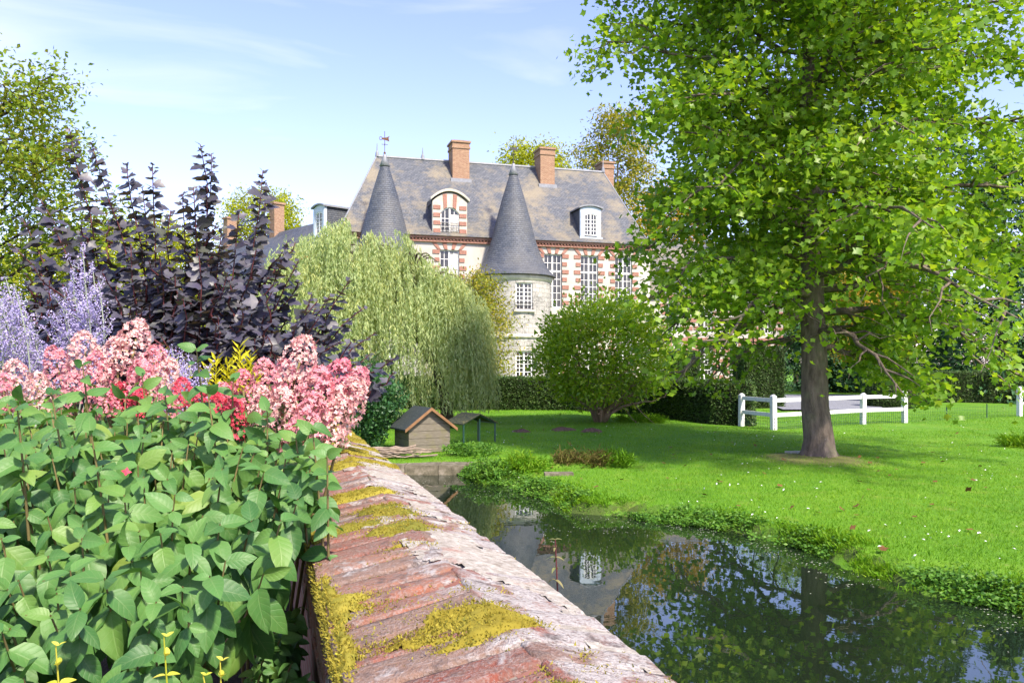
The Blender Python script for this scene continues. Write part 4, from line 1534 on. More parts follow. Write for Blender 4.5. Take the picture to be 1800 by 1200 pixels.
rg = np.random.default_rng(9)
hedge('hedge', 'long clipped dark hedge between the lawn and the round tower', [(-7, 39.2), (-1.2, 38.6), (2.6, 38.0), (4.4, 36.6), (5.4, 34.6), (6.6, 31.4), (7.55, 28.9), (8.35, 28.6)], 1.1, 1.42, rg)
hedge('hedge', 'long clipped hedge under the dark evergreens at the right edge', [(20.0, 46.2), (27.0, 45.0), (36.0, 44.0)], 1.4, 1.62, rg, dens=420)
for px, Y, w, h, lb in ((1199, 43, 1.2, 2.72, 'narrow clipped yew block beside the round bush'), (1334, 40, 1.9, 2.85, 'tall clipped yew block behind the curved hedge end')):
    p = at(px, 640, Y)
    hedge('clipped_yew', lb, [(p[0] - w / 2, Y), (p[0] + w / 2, Y + .3)], 1.5, h, rg, dens=600, cat='topiary', group='clipped yew topiary')
for px, Y, w, h, lb in ((1565, 40, 2.0, 1.95, 'clipped yew cone behind the white fence end post'), (1608, 43.5, 1.7, 1.9, 'clipped yew cone nearest the far hedge')):
    p = at(px, 640, Y)
    root = empty('clipped_yew', (p[0], Y, 0), 0, lb, 'topiary', 'clipped yew topiary')
    mb = MB()
    pr = [(w * .5, -.05), (w * .52, .35), (w * .40, h * .55), (w * .2, h * .92), (.05, h)]
    V, Fc = [], []
    for r_, z in pr: V += [(r_ * math.cos(6.2832 * i / 20), r_ * math.sin(6.2832 * i / 20), z) for i in range(20)]
    for k in range(4):
        for i in range(20): Fc.append((k * 20 + i, k * 20 + (i + 1) % 20, k * 20 + 20 + (i + 1) % 20, k * 20 + 20 + i))
    mb.add(V, Fc).build('hedge_body', HEDGE_IN, root)
    n = 6500
    z = h * rg.random(n) ** 1.4
    r_ = np.interp(z, [q[1] for q in pr], [q[0] for q in pr])
    a = rg.uniform(0, 6.283, n)
    Nn = np.stack([np.cos(a), np.sin(a), np.full(n, .5)], 1)
    T = np.stack([r_ * np.cos(a), r_ * np.sin(a), z], 1) + rg.normal(0, .025, (n, 3))
    foliage('leaves', L_YEW, root, T, Nn + rg.normal(0, .8, T.shape), rg.normal(0, 1, T.shape), rg.uniform(.07, .12, n), SIMPLE)
# ------------------------------------------------------------------ things on the lawn
m, nt, out = NM('white_fence_paint')
n1 = noise(nt, pos(nt), 7, 6, .7)
n2 = noise(nt, pos(nt), 2.2, 4, .6)
c = mixc_(nt, maprange(nt, n1, .52, .72, 0, .55), (.66, .67, .68), (.36, .36, .30))
c = mixc_(nt, maprange(nt, n2, .55, .75, 0, .4), c, (.36, .42, .30))
princ(nt, out, c, .6, bump(nt, n1, .3, .01), .3)
FENCE = m
rgf = random.Random(2)
GREEN_METAL = plain('dark_green_metal', (0.012, 0.055, 0.040), 0.45, 0.5, 0.25)
fence = None
posts = [(1303, 748), (1360, 756), (1517, 745), (1590, 742)]
W = [on_ground(px, py) for px, py in posts]
fence = empty('white_fence', (W[0][0], W[0][1], 0), 0, 'white post-and-rail paddock fence behind the lawn tree trunk', 'fence')
def fence_post(parent, p, h=1.06, w=.155):
    mb = MB()
    mb.box((p[0], p[1], h / 2 - .03), (w, w, h + .04), .3)
    mb.box((p[0], p[1], h + .02), (w, w, .06), .3, taper=.35)
    mb.build('post', FENCE, parent, rot=(rgf.uniform(-.012, .012), rgf.uniform(-.012, .012), 0))
loc0 = W[0]
for p in W: fence_post(fence, p - loc0)
def rail(parent, p, q, z, h=.125, t=.05):
    d = q - p
    L = math.hypot(d[0], d[1])
    MB().box(((p[0] + q[0]) / 2, (p[1] + q[1]) / 2, z), (L, t, h), math.atan2(d[1], d[0])).build('rail', FENCE, parent)
for a, b in zip(W, W[1:]):
    for z in (.95, .48): rail(fence, a - loc0, b - loc0, z)
# netting stapled to the lower half
mb = MB()
for a, b in zip(W, W[1:]):
    d = b - a
    L = np.linalg.norm(d)
    k = int(L / .10)
    off = np.array([0, -.10, 0])
    for i in range(k + 1):
        p = a - loc0 + d * i / k + off
        mb.box((p[0], p[1], .22), (.006, .006, .44))
    for z in np.arange(.06, .46, .10):
        p, q = a - loc0 + off, b - loc0 + off
        mb.box(((p[0] + q[0]) / 2, (p[1] + q[1]) / 2, z), (L, .005, .006), math.atan2(d[1], d[0]))
mb.build('wire_netting', GREEN_METAL, fence)
p = on_ground(1792, 731)
q = on_ground(1840, 734)
f2 = empty('white_fence', (p[0], p[1], 0), 0, 'lone white fence post with rails running out of the right edge', 'fence')
fence_post(f2, p - p, 1.15)
e = np.array([3.2, .6, 0])
fence_post(f2, e, 1.15)
for z in (1.0, .52): rail(f2, p - p, e, z)
# low green wire fence between the two
A, B = on_ground(1592, 742), on_ground(1790, 732)
wf = empty('wire_fence', (A[0], A[1], 0), 0, 'low dark green wire fence across the gap in the white fence', 'fence')
for t in (.34, .70):
    c = (B - A) * t
    MB().tube([(c[0], c[1], -.05), (c[0], c[1], .56)], .022, 6).build('post', GREEN_METAL, wf)
mb = MB()
d = B - A
L = np.linalg.norm(d)
for i in range(int(L / .10)):
    c = d * i / (L / .10)
    mb.box((c[0], c[1], .24), (.004, .004, .48))
for z in np.arange(.05, .5, .10): mb.box((d[0] / 2, d[1] / 2, z), (L, .004, .004), math.atan2(d[1], d[0]))
mb.build('wire_netting', GREEN_METAL, wf)

# gravel court behind the fence
m, nt, out = NM('grey_gravel')
P = pos(nt)
n1 = noise(nt, P, 18, 5, .7)
princ(nt, out, ramp(nt, n1, [(0.3, (0.09, 0.097, 0.11)), (.5, (.19, .20, .22)), (.7, (.30, .31, .33))]), .9, bump(nt, n1, .6, .03), .2)
GRAVEL = m
mb = MB().add([(12.2, 37, .07), (16.8, 37, .07), (23.5, 55, .07), (15.6, 56, .07)], [(0, 1, 2, 3)])
tag(mb.build('gravel_path', GRAVEL), 'grey gravel court behind the white fence', kind='structure')

# duck house
WOOD = None
m, nt, out = NM('weathered_boards')
P = objc(nt)
mpn = N(nt, 'ShaderNodeMapping')
mpn.inputs['Scale'].default_value = (2.0, 2.0, 14)
nt.links.new(P, mpn.inputs['Vector'])
ob = nt.nodes.new('ShaderNodeObjectInfo').outputs['Random']
n1 = noise(nt, mpn.outputs[0], 3, 6, .7)
n2 = noise(nt, pos(nt), 2.6, 4, .6)
c = ramp(nt, n1, [(.3, (.075, .068, .055)), (.55, (.15, .135, .11)), (.75, (.23, .205, .17))])
c = mixc_(nt, math_(nt, 'MULTIPLY', ob, .45), c, (.20, .17, .13))
c = mixc_(nt, maprange(nt, n2, .5, .7, 0, .65), c, (.16, .15, .05))
princ(nt, out, c, .85, bump(nt, n1, .4, .01), .2)
WOOD = m
m, nt, out = NM('roof_felt')
n1 = noise(nt, pos(nt), 25, 5, .75)
princ(nt, out, ramp(nt, n1, [(.4, (.020, .030, .032)), (.6, (.045, .055, .05)), (.74, (.16, .17, .13))]), .85, bump(nt, n1, .4, .02), .3)
FELT = m
hp = on_ground(742, 791)
dh = empty('duck_house', (hp[0], hp[1], 0), R(28), 'small gabled wooden duck house with dark felt roof at the pond end', 'hut')
w_, d_, hs, hr = 1.06, .95, .62, 1.02         # gable width, depth, eave, ridge
rgd = random.Random(3)
nb_ = 6
for i in range(nb_):                          # gable boards, front and back
    z0, z1 = i * hr / nb_, (i + 1) * hr / nb_ - .008
    for y, s in ((-d_ / 2, -1), (d_ / 2, 1)):
        wid = lambda z: w_ / 2 if z < hs else max(.03, w_ / 2 * (hr - z) / (hr - hs))
        pts = [(-wid(z0), z0), (wid(z0), z0)]
        if z0 < hs < z1: pts += [(w_ / 2, hs)]
        pts += [(wid(z1), z1), (-wid(z1), z1)]
        if z0 < hs < z1: pts += [(-w_ / 2, hs)]
        MB().prism(pts, y - .012 + rgd.uniform(-.004, .004), y + .012).build('board', WOOD, dh)
for i in range(4):
    for sg in (-1, 1):
        MB().box((sg * (w_ / 2 - .016), 0, (i + .5) * hs / 4), (.022 + rgd.uniform(0, .006), d_ - .03, hs / 4 - .009)).build('board', WOOD, dh)
ra = math.atan2(hr - hs, w_ / 2)
for sg in (-1, 1):
    x0, z0, x1, z1 = sg * (w_ / 2 + .14), hs - .14 * math.tan(ra), 0, hr + .0
    pts = [(x0, z0 + .012), (x1, z1 + .012), (x1, z1 + .05), (x0, z0 + .05)]
    MB().prism(pts if sg < 0 else pts[::-1], -d_ / 2 - .13, d_ / 2 + .1).build('roof', FELT, dh)
    MB().prism([(x0, z0 - .02), (x1, z1 - .02), (x1, z1 + .055), (x0, z0 + .055)], -d_ / 2 - .155, -d_ / 2 - .132).build('bargeboard', plain('orange_board', (.22, .12, .06), .8, .2) if sg < 0 else _m['orange_board'], dh)
MB().box((0, 0, -.03), (w_ - .06, d_ - .06, .1)).build('base', WOOD, dh)

# little green shelter beside it
sp_ = on_ground(828, 780)
sh = empty('feeding_shelter', (sp_[0], sp_[1], 0), R(36), 'low open shelter with thin green legs and pitched mesh roof beside duck house', 'shelter')
w_, d_, hl, hr = .98, .80, .56, .80
for x in (-w_ / 2, w_ / 2):
    for y in (-d_ / 2, d_ / 2): MB().box((x, y, hl / 2 - .03), (.035, .035, hl + .06)).build('leg', GREEN_METAL, sh)
MB().box((0, -d_ / 2, hl / 2 + .03), (.03, .03, hl + .18)).build('leg', GREEN_METAL, sh)
mb = MB()
for y in (-d_ / 2, d_ / 2):
    mb.tube([(-w_ / 2, y, hl), (0, y, hr - .02), (w_ / 2, y, hl)], .018, 6)
for x in (-w_ / 2, w_ / 2): mb.tube([(x, -d_ / 2, hl), (x, d_ / 2, hl)], .018, 6)
mb.build('roof_frame', GREEN_METAL, sh)
m, nt, out = NM('mossy_mesh_roof')
n1 = noise(nt, pos(nt), 14, 5, .7)
princ(nt, out, ramp(nt, n1, [(.4, (.025, .035, .025)), (.55, (.06, .065, .035)), (.7, (.17, .15, .06))]), .9, bump(nt, n1, .5, .02), .2)
for sg in (-1, 1):
    pts = [(sg * (w_ / 2 + .06), hl - .01), (0, hr), (0, hr + .022), (sg * (w_ / 2 + .06), hl + .012)]
    MB().prism(pts if sg < 0 else pts[::-1], -d_ / 2 - .05, d_ / 2 + .05).build('roof', m, sh)

# stone ledge at the head of the pond, with a heap of cut branches on it
lc = (-3.25, 17.62)
m, nt, out = NM('damp_stone')
n1 = noise(nt, pos(nt), 6, 6, .7)
c = ramp(nt, n1, [(.3, (.06, .055, .035)), (.5, (.14, .125, .085)), (.68, (.25, .22, .17))])
sx = N(nt, 'ShaderNodeSeparateXYZ')
nt.links.new(nt.nodes.new('ShaderNodeNewGeometry').outputs['Normal'], sx.inputs[0])
princ(nt, out, c, .9, bump(nt, n1, .6, .03), .2)
DAMP = m
ledge = empty('stone_ledge', (lc[0], lc[1], 0), R(-3), 'weathered stone ledge at the far end of the pond below the duck house', 'ledge')
rgl = random.Random(8)
x = -2.2
while x < 2.35:
    L = rgl.uniform(.55, .95)
    MB().box((x + L / 2, rgl.uniform(-.02, .02), -.30), (L - .015, .62, .58 + rgl.uniform(-.03, .03)), rgl.uniform(-.02, .02)).build('stone', DAMP, ledge)
    x += L
TWIG = plain('grey_twig', (.24, .19, .15), .9, .2, .35)
bp = empty('branch_heap', (-2.75, 18.35, -.01), 0, 'heap of bare cut branches lying in front of the duck house', 'branches')
rgl = random.Random(12)
for i in range(26):
    L = rgl.uniform(.5, 1.5)
    a = rgl.uniform(-.5, .5) + (math.pi if rgl.random() < .3 else 0)
    c = Vector((rgl.uniform(-.35, .55), rgl.uniform(-.2, .25), rgl.uniform(.03, .22)))
    P = [c + Vector((math.cos(a) * L * t, math.sin(a) * L * t * .5, rgl.uniform(-.03, .03) + .12 * abs(t) * rgl.uniform(-.6, 1))) for t in (-.5, -.2, .1, .35, .5)]
    r_ = rgl.uniform(.010, .03)
    MB().tube(P, [r_, r_, r_ * .9, r_ * .7, r_ * .4], 6).build('branch', TWIG, bp, smooth=True)

# molehills
SOIL = plain('loose_brown_soil', (.13, .085, .055), .95, .1, .4, 20, .9, 60)
for px, py, r_, lb in ((917, 759, .26, 'small brown molehill nearest the green shelter'), (988, 756, .34, 'low flattened molehill between the other two'), (1040, 759, .30, 'brown molehill nearest the round bush')):
    g = on_ground(px, py)
    V, Fc = [], []
    n = 14
    for k, (rr, z) in enumerate(((1.2, -.02), (1.0, .035), (.7, .075), (.35, .10), (.03, .115))):
        for i in range(n):
            a = 6.2832 * i / n
            q = 1 + .22 * math.sin(3 * a + px) + .12 * math.sin(7 * a)
            V.append((r_ * rr * q * math.cos(a), r_ * .8 * rr * q * math.sin(a), z + .02 * math.sin(5 * a + k)))
    for k in range(4):
        for i in range(n): Fc.append((k * n + i, k * n + (i + 1) % n, k * n + n + (i + 1) % n, k * n + n + i))
    Fc.append(tuple(range(4 * n, 5 * n)))
    tag(MB().add(V, Fc).build('molehill', SOIL, loc=(g[0], g[1], float(land(np.array([g[0]]), np.array([g[1]]))[0]))), lb, 'molehill', 'molehills on the lawn')

# slab by the trunk, slab by the ditch
p = on_ground(1400, 801)
tag(MB().box((0, 0, 0), (.42, .3, .05), .2).build('stone_slab', PALE, loc=(p[0], p[1], .08)), 'small flat pale slab at the foot of the lawn tree', 'slab')
p = on_ground(982, 833)
tag(MB().box((0, 0, 0), (.55, .22, .07), .05).build('stone_slab', DAMP, loc=(p[0], p[1], .0)), 'flat pale stone slab lying at the mouth of the ditch', 'slab')

# ------------------------------------------------------------------ grass, herbs, small litter
L_GRASS = leaf_mat('grass_blade', [(0.07, 0.20, 0.008), (0.11, 0.275, 0.010), (0.165, 0.34, 0.014), (0.25, 0.38, 0.02)], .35, .6, .25, .6)
L_BANK = leaf_mat('bank_herb', [(0.04, 0.13, 0.014), (0.07, 0.19, 0.02), (0.11, 0.25, 0.025), (0.16, 0.28, 0.03)], .35, .5, .3, 1.4)
L_DRY = leaf_mat('dry_grass', [(.10, .085, .03), (.17, .13, .05), (.13, .15, .03), (.22, .17, .07)], .25, .8, .1, 2)
rg = np.random.default_rng(14)
BLADE = (np.array([[-.10, 0, 0], [.10, 0, 0], [.02, 1, .22]], float), np.array([[0, 1, 2]]))
n = 430000
Y = 7.6 * (38 / 7.6) ** (rg.random(n) ** .85)
X = (-.30 + 1.25 * rg.random(n) ** 1.15) * Y
d = pond_sd(X, Y)
lx = (X - W0[0]) * WV[0] + (Y - W0[1]) * WV[1]
td = np.hypot(X - TREE[0] + .15, Y - TREE[1] + .15)
ok = (d > .12) & (lx > .5) & ((td > 1.0) | (rg.random(n) < .15)) & ~((X > 12) & (Y > 36.5))
X, Y = X[ok], Y[ok]
Z = land(X, Y)
k = len(X)
D = np.stack([rg.normal(0, .55, k), rg.normal(0, .55, k), np.ones(k)], 1)
hgt_ = rg.uniform(.025, .055, k) * np.interp(Y, [8, 20, 38], [1, 1.15, 1.5])
V, Fc = scatter(*BLADE, frames(D, rg.normal(0, 1, (k, 3))), np.stack([X, Y, Z - .004], 1), hgt_)
tag(link('grass', np_mesh('grass', V, Fc), L_GRASS), 'short mown grass blades of the lawn', kind='stuff')

# long grass and weeds along the water's edge
Bk = np.array(BANK, float)
seg = np.diff(Bk, axis=0)
sl = np.hypot(seg[:, 0], seg[:, 1])
cum = np.concatenate([[0], np.cumsum(sl)])
def along(t):
    i = np.clip(np.searchsorted(cum, t, side='right') - 1, 0, len(seg) - 1)
    f = ((t - cum[i]) / sl[i])[:, None]
    return Bk[i] + seg[i] * f, unit(np.stack([seg[i][:, 1], -seg[i][:, 0]], 1))
n = 70000
t = rg.uniform(cum[3], cum[-1], n)
p, nn = along(t)
off = rg.normal(.26, .20, n)
p = p + nn * off[:, None]
z = land(p[:, 0], p[:, 1])
cl = fbm(p[:, 0] * 1.6, p[:, 1] * 1.6, 70, 3)
ok = (z > WATER_Z - .08) & (cl + rg.normal(0, .06, n) > .46)
p, z, cl = p[ok], z[ok], cl[ok]
k = len(p)
D = np.stack([rg.normal(-.3, .6, k), rg.normal(-.3, .6, k), rg.uniform(.5, 1.2, k)], 1)
V, Fc = scatter(np.array([[-.06, 0, 0], [.06, 0, 0], [.0, .6, .05], [.0, 1, -.15]]), np.array([[0, 1, 2], [1, 3, 2]]), frames(D, rg.normal(0, 1, (k, 3))),
                np.stack([p[:, 0], p[:, 1], z - .01], 1), rg.uniform(.03, .12, k) * (.1 + 1.6 * cl))
tag(link('bank_grass', np_mesh('bank_grass', V, Fc), L_GRASS), 'long grass fringe along the edge of the pond', kind='stuff')
n = 42000
t = rg.uniform(cum[3], cum[-1], n)
p, nn = along(t)
p = p + nn * rg.normal(.14, .14, n)[:, None]
z = land(p[:, 0], p[:, 1])
cl = fbm(p[:, 0] * 1.1, p[:, 1] * 1.1, 75, 3)
ok = (z > WATER_Z - .12) & (cl + rg.normal(0, .05, n) > .52)
p, z = p[ok], z[ok]
k = len(p)
V, Fc = scatter(*leaf_simple(.6, .1), frames(np.stack([rg.normal(-.3, .8, k), rg.normal(-.3, .8, k), rg.uniform(-.4, .6, k)], 1), rg.normal(0, .5, (k, 3)) + np.array([-.2, -.3, .8])),
                np.stack([p[:, 0], p[:, 1], np.maximum(z, WATER_Z) + rg.uniform(0, .09, k)], 1), rg.uniform(.03, .065, k))
tag(link('bank_weeds', np_mesh('bank_weeds', V, Fc), L_BANK), 'leafy weeds growing over the pond bank', kind='stuff')


def clump(name, label, loc, r, h, n, mat, tmpl, size, rg, cat='plant', group=None, lean=.6, stems=30):
    root = empty(name, loc, 0, label, cat, group)
    mb = MB()
    T, D = [], []
    for i in range(stems):
        a, q = rg.uniform(0, 6.283), math.sqrt(rg.random())
        b = np.array([r * .45 * q * math.cos(a), r * .45 * q * math.sin(a), -.03])
        e = np.array([r * q * math.cos(a), r * q * math.sin(a), h * (1 - .45 * q * q) * rg.uniform(.75, 1.1)])
        mb.tube([b, (b + e) / 2 + np.array([0, 0, .12 * h]), e], [size * .06, size * .05, size * .03], 4, cap=False)
        m = n // stems
        u = rg.random((m, 1)) ** .7
        c = b + (e - b) * u + np.array([0, 0, .2 * h]) * np.sin(math.pi * u) * .6
        T.append(c + rg.normal(0, size * .5, (m, 3)))
        D.append((e - b)[None] * .5 / h + rg.normal(0, .7, (m, 3)))
    tag(mb.build('stems', mat, root), kind='stuff')
    T, D = np.concatenate(T), np.concatenate(D)
    foliage('leaves', mat, root, T, D, rg.normal(0, .5, T.shape) + np.array([0, -.15, .8]), rg.uniform(size * .6, size * 1.3, len(T)), tmpl)
    return root


g = on_ground(862, 843, -.2)
clump('water_plant', 'round clump of fresh green waterside herbs at the pond corner', (g[0], g[1], -.25), .58, .46, 3200, L_BANK, OVATE, .06, rg, stems=60)
g = on_ground(918, 840, -.15)
clump('water_plant', 'grassy darker clump of waterside plants beside the round herb clump', (g[0], g[1] + .2, -.2), .52, .38, 2400, L_GRASS, leaf_simple(.12), .16, rg, stems=50)
g = on_ground(830, 800)
clump('herb_patch', 'low patch of weeds in front of the green shelter legs', (g[0], g[1], 0), .75, .30, 2400, L_BANK, OVATE, .055, rg, stems=70)
for px, py, lb in ((1000, 812, 'brown dry grass tuft on the ditch bank nearest the pond'), (1045, 813, 'brown dry grass tuft midway along the ditch bank'), (1088, 813, 'brown dry grass tuft at the far end of the ditch')):
    g = on_ground(px, py)
    clump('dry_grass_tuft', lb, (g[0], g[1] + .1, -.08), .36, .22, 900, L_DRY if px < 1060 else L_GRASS, leaf_simple(.10), .14, rg, group='tufts along the ditch', stems=30)
g = on_ground(1795, 784)
clump('grass_tuft', 'low tuft of longer grass at the right edge of the lawn', (g[0], g[1], 0), .55, .20, 1400, L_GRASS, leaf_simple(.10), .16, rg, stems=40)
g = on_ground(1110, 741)
clump('grass_tuft', 'longer unmown grass under the round bush', (g[0] + .4, g[1], 0), 1.0, .16, 1800, L_GRASS, leaf_simple(.10), .15, rg, stems=60)
# dark ivy-leaved shrub left of the duck house
g = on_ground(655, 790)
clump('dark_shrub', 'dense dark green shrub beside the duck house, half hidden by the wall', (g[0] - .35, g[1] + .1, 0), 1.25, 2.1, 9000, leaf_mat('dark_shrub_leaf', [(.018, .065, .02), (.03, .10, .03), (.05, .14, .04), (.09, .19, .05)], .25, .4, .4, 1.5), leaf_simple(.6, .1), .10, rg, cat='shrub', stems=110)
g = on_ground(700, 760)
clump('undergrowth_shrub', 'dark shrub under the left side of the willow', (g[0] - 1.6, g[1] + 2.5, 0), 1.8, 2.4, 7000, _m['dark_shrub_leaf'], leaf_simple(.6, .1), .135, rg, cat='shrub', stems=90)

# white petals and feathers, fallen leaves
n = 620
Y = 8.5 * (30 / 8.5) ** rg.random(n)
X = rg.uniform(-.05, .64, n) * Y
ok = (pond_sd(X, Y) > .2) & (fbm(X * .8, Y * .8, 95, 3) + rg.normal(0, .07, n) > .48)
X, Y = X[ok], Y[ok]
k = len(X)
PETAL = plain('white_feather', (.75, .75, .74), .7, .2, .05)
V, Fc = scatter(*leaf_simple(.5), frames(np.stack([rg.normal(0, 1, k), rg.normal(0, 1, k), rg.uniform(.1, .5, k)], 1), rg.normal(0, .3, (k, 3)) + np.array([0, -.3, 1])),
                np.stack([X, Y, land(X, Y) + .035], 1), rg.uniform(.018, .055, k))
tag(link('white_feathers', np_mesh('white_feathers', V, Fc), PETAL), 'small white feathers and petals scattered over the lawn', kind='stuff')
n = 90
Y = 9 * (28 / 9) ** rg.random(n)
X = rg.uniform(0, .62, n) * Y
ok = pond_sd(X, Y) > .2
X, Y = X[ok], Y[ok]
k = len(X)
V, Fc = scatter(*TULIP, frames(np.stack([rg.normal(0, 1, k), rg.normal(0, 1, k), rg.uniform(-.1, .3, k)], 1), rg.normal(0, .3, (k, 3)) + np.array([0, 0, 1])),
                np.stack([X, Y, land(X, Y) + .04], 1), rg.uniform(.07, .12, k))
tag(link('fallen_leaves', np_mesh('fallen_leaves', V, Fc), plain('brown_leaf', (.14, .07, .025), .8, .2, .4)), 'brown fallen leaves dotted over the lawn', kind='stuff')
# specks and feathers drifting on the water by the bank
n = 1300
t = rg.uniform(cum[3], cum[-1], n)
p, nn = along(t)
p = p - nn * (np.abs(rg.normal(0, .32, n)) * (1 + 1.6 * (p[:, 1] > 12)))[:, None] + rg.normal(0, .05, (n, 2))
ok = (land(p[:, 0], p[:, 1]) < WATER_Z - .03) & (fbm(p[:, 0] * 1.3, p[:, 1] * 1.3, 90, 3) > .43)
p = p[ok]
k = len(p)
V, Fc = scatter(*leaf_simple(.6, .03), frames(np.stack([rg.normal(0, 1, k), rg.normal(0, 1, k), np.zeros(k)], 1), np.tile(np.array([[0, 0, 1.0]]), (k, 1))),
                np.stack([p[:, 0], p[:, 1], np.full(k, WATER_Z + .006)], 1), rg.uniform(.010, .034, k))
tag(link('floating_specks', np_mesh('floating_specks', V, Fc), plain('floating_speck', (.34, .36, .28), .7, .3, .3)), 'pale specks and feathers floating on the water near the bank', kind='stuff')
# ------------------------------------------------------------------ the flower border in front
GZ0 = 0.55                                     # garden soil level behind the wall
L_SHRUB = leaf_mat('broad_shrub_leaf', [(0.028, 0.10, 0.026), (0.048, 0.145, 0.034), (0.070, 0.185, 0.042), (0.092, 0.22, 0.050), (0.12, 0.245, 0.048), (0.21, 0.30, 0.05)], .28, .48, .4, 2.5, vein='ribs', tint=(1.2, 1.3, .5))
L_STEM = plain('green_brown_stem', (.16, .13, .05), .7, .3, .3)
L_PURPLE = leaf_mat('purple_leaf', [(0.026, 0.024, 0.048), (0.044, 0.039, 0.070), (0.068, 0.060, 0.098), (0.050, 0.056, 0.034)], .16, .46, .5, 2.0, tint=(2.2, 1.6, .45), vein=True)
RED_STEM = plain('dark_red_stem', (.085, .018, .020), .6, .4, .3)


def leaf_objects(name, parent, meshes, T, M, S, order, mat, tmpl, limit=300, rest='leaves', uv0=None):
    """the leaves that show largest become pieces of their own, the others one mass"""
    pick = order[:limit]
    for q, i in enumerate(pick):
        o = link(name, meshes[q % len(meshes)], mat, parent)
        mm = Matrix(((M[i] * S[i]).tolist())).to_4x4()
        mm.translation = Vector(T[i])
        o.matrix_basis = mm
    r = order[limit:]
    k = len(tmpl)
    mass_V, mass_F, b = [], [], 0
    for q in range(k):
        j = r[q::k]
        V, Fc = scatter(tmpl[q][0], tmpl[q][1], M[j], T[j], S[j])
        mass_V.append(V); mass_F.append(Fc + b); b += len(V)
    uv = None if uv0 is None else np.tile(uv0, (len(r), 1))
    me = np_mesh(rest, np.concatenate(mass_V), np.concatenate(mass_F), True, uv)
    tag(link(rest, me, mat, parent), kind='stuff')


def tmpl_meshes(ts, mat, name='leaf', uv0=None):
    r = []
    for V, Fc in ts:
        me = np_mesh(name, V, Fc, True, uv0)
        me.materials.append(mat)
        r.append(me)
    return r


# ---- broad-leaved shrub
rg = np.random.default_rng(42)
xl = lambda Y: -.295 - .301 * (Y - 1.471)
Xb = lambda Y: np.interp(Y, [1.2, 1.4, 1.7, 2.0, 2.2, 2.6, 3.4], [-.80, -.75, -.70, -.64, -.58, -.62, -.84])
Zs = lambda Y: np.interp(Y, [1.15, 1.4, 1.7, 2.2, 2.8, 3.4], [1.28, 1.40, 1.53, 1.70, 1.885, 1.97])
tips = []
for _ in range(5200):
    Y = rg.uniform(1.22, 3.35)
    X = rg.uniform(-.70 * Y - .1, Xb(Y))
    if all((X - a[0]) ** 2 + ((Y - a[1]) * .9) ** 2 > .078 ** 2 for a in tips): tips.append((X, Y))
root_xy = np.array([-1.25, 2.6])
shrub = empty('broad_leaved_shrub', (root_xy[0], root_xy[1], GZ0), 0, 'dense shrub with big drooping green leaves filling the bottom left corner by the wall', 'shrub')
org = np.array([root_xy[0], root_xy[1], GZ0])
T, D, Nn, S, rank = [], [], [], [], []
mb = MB()


def shoot(tip, base, lead, npair, l0, sp=.046, droop=1.45, small=.35):
    """a stem with pairs of leaves set crosswise"""
    mid = (tip + base) / 2 + np.array([0, 0, .05])
    ts = np.linspace(0, 1, 7)
    P = np.array([(1 - t) ** 2 * base + 2 * t * (1 - t) * mid + t * t * tip for t in ts])
    mb.tube(P[2:] - org, [.0045, .004, .0035, .003, .002], 5, cap=False)
    L = np.linalg.norm(tip - mid) * 1.0
    ax = unit((tip - mid)[None])[0]
    sx_ = unit(np.cross(ax, np.array([.2, .9, .3]))[None])[0]
    sy_ = np.cross(ax, sx_)
    a0 = rg.uniform(0, 6.28)
    for k in range(npair):
        p = tip - ax * (sp * k * rg.uniform(.85, 1.15) + .004)
        for h in (0, 1):
            a = a0 + k * math.pi / 2 + h * math.pi + rg.normal(0, .25)
            o = sx_ * math.cos(a) + sy_ * math.sin(a)
            f = min(1, k / 3 + small)
            d = o + ax * (.75 - .22 * k if k < 3 else 0) + np.array([0, -.28, -droop * f]) + rg.normal(0, .16, 3)
            T.append(p - org)
            D.append(d)
            Nn.append(np.array([0, -.75, .70]) + o * .3 + rg.normal(0, .34, 3))
            S.append(l0 * (0.50 + .5 * f) * rg.choice([.62, .85, 1.0, 1.15, 1.3]))
            rank.append(k + rg.random() * .5 + p[1] * .4)


for X, Y in tips:
    tip = np.array([X, Y, Zs(Y) + rg.normal(0, .035)])
    out = np.array([(X - root_xy[0]) * .45, (Y - root_xy[1]) * .45 + .10, 0])
    base = np.array([tip[0] - out[0] * .6 + rg.normal(0, .04), tip[1] - out[1] * .6 + rg.uniform(.05, .2), tip[2] - rg.uniform(.5, .65)])
    shoot(tip, base, None, 6, rg.uniform(.078, .112))
for px, py, Y in ((410, 668, 2.9), (345, 612, 2.85), (145, 640, 2.6), (30, 712, 2.2), (640 - 90, 760, 2.45), (470, 720, 2.7), (575, 800, 2.3), (250, 660, 2.95), (90, 690, 2.5), (290, 690, 2.8), (160, 760, 2.2), (520, 770, 2.5), (365, 690, 2.6)):
    tip = at(px, py, Y)
    shoot(tip, tip + np.array([rg.normal(0, .03), .12, -.6]), None, 7, .075, .045, .35, .35)
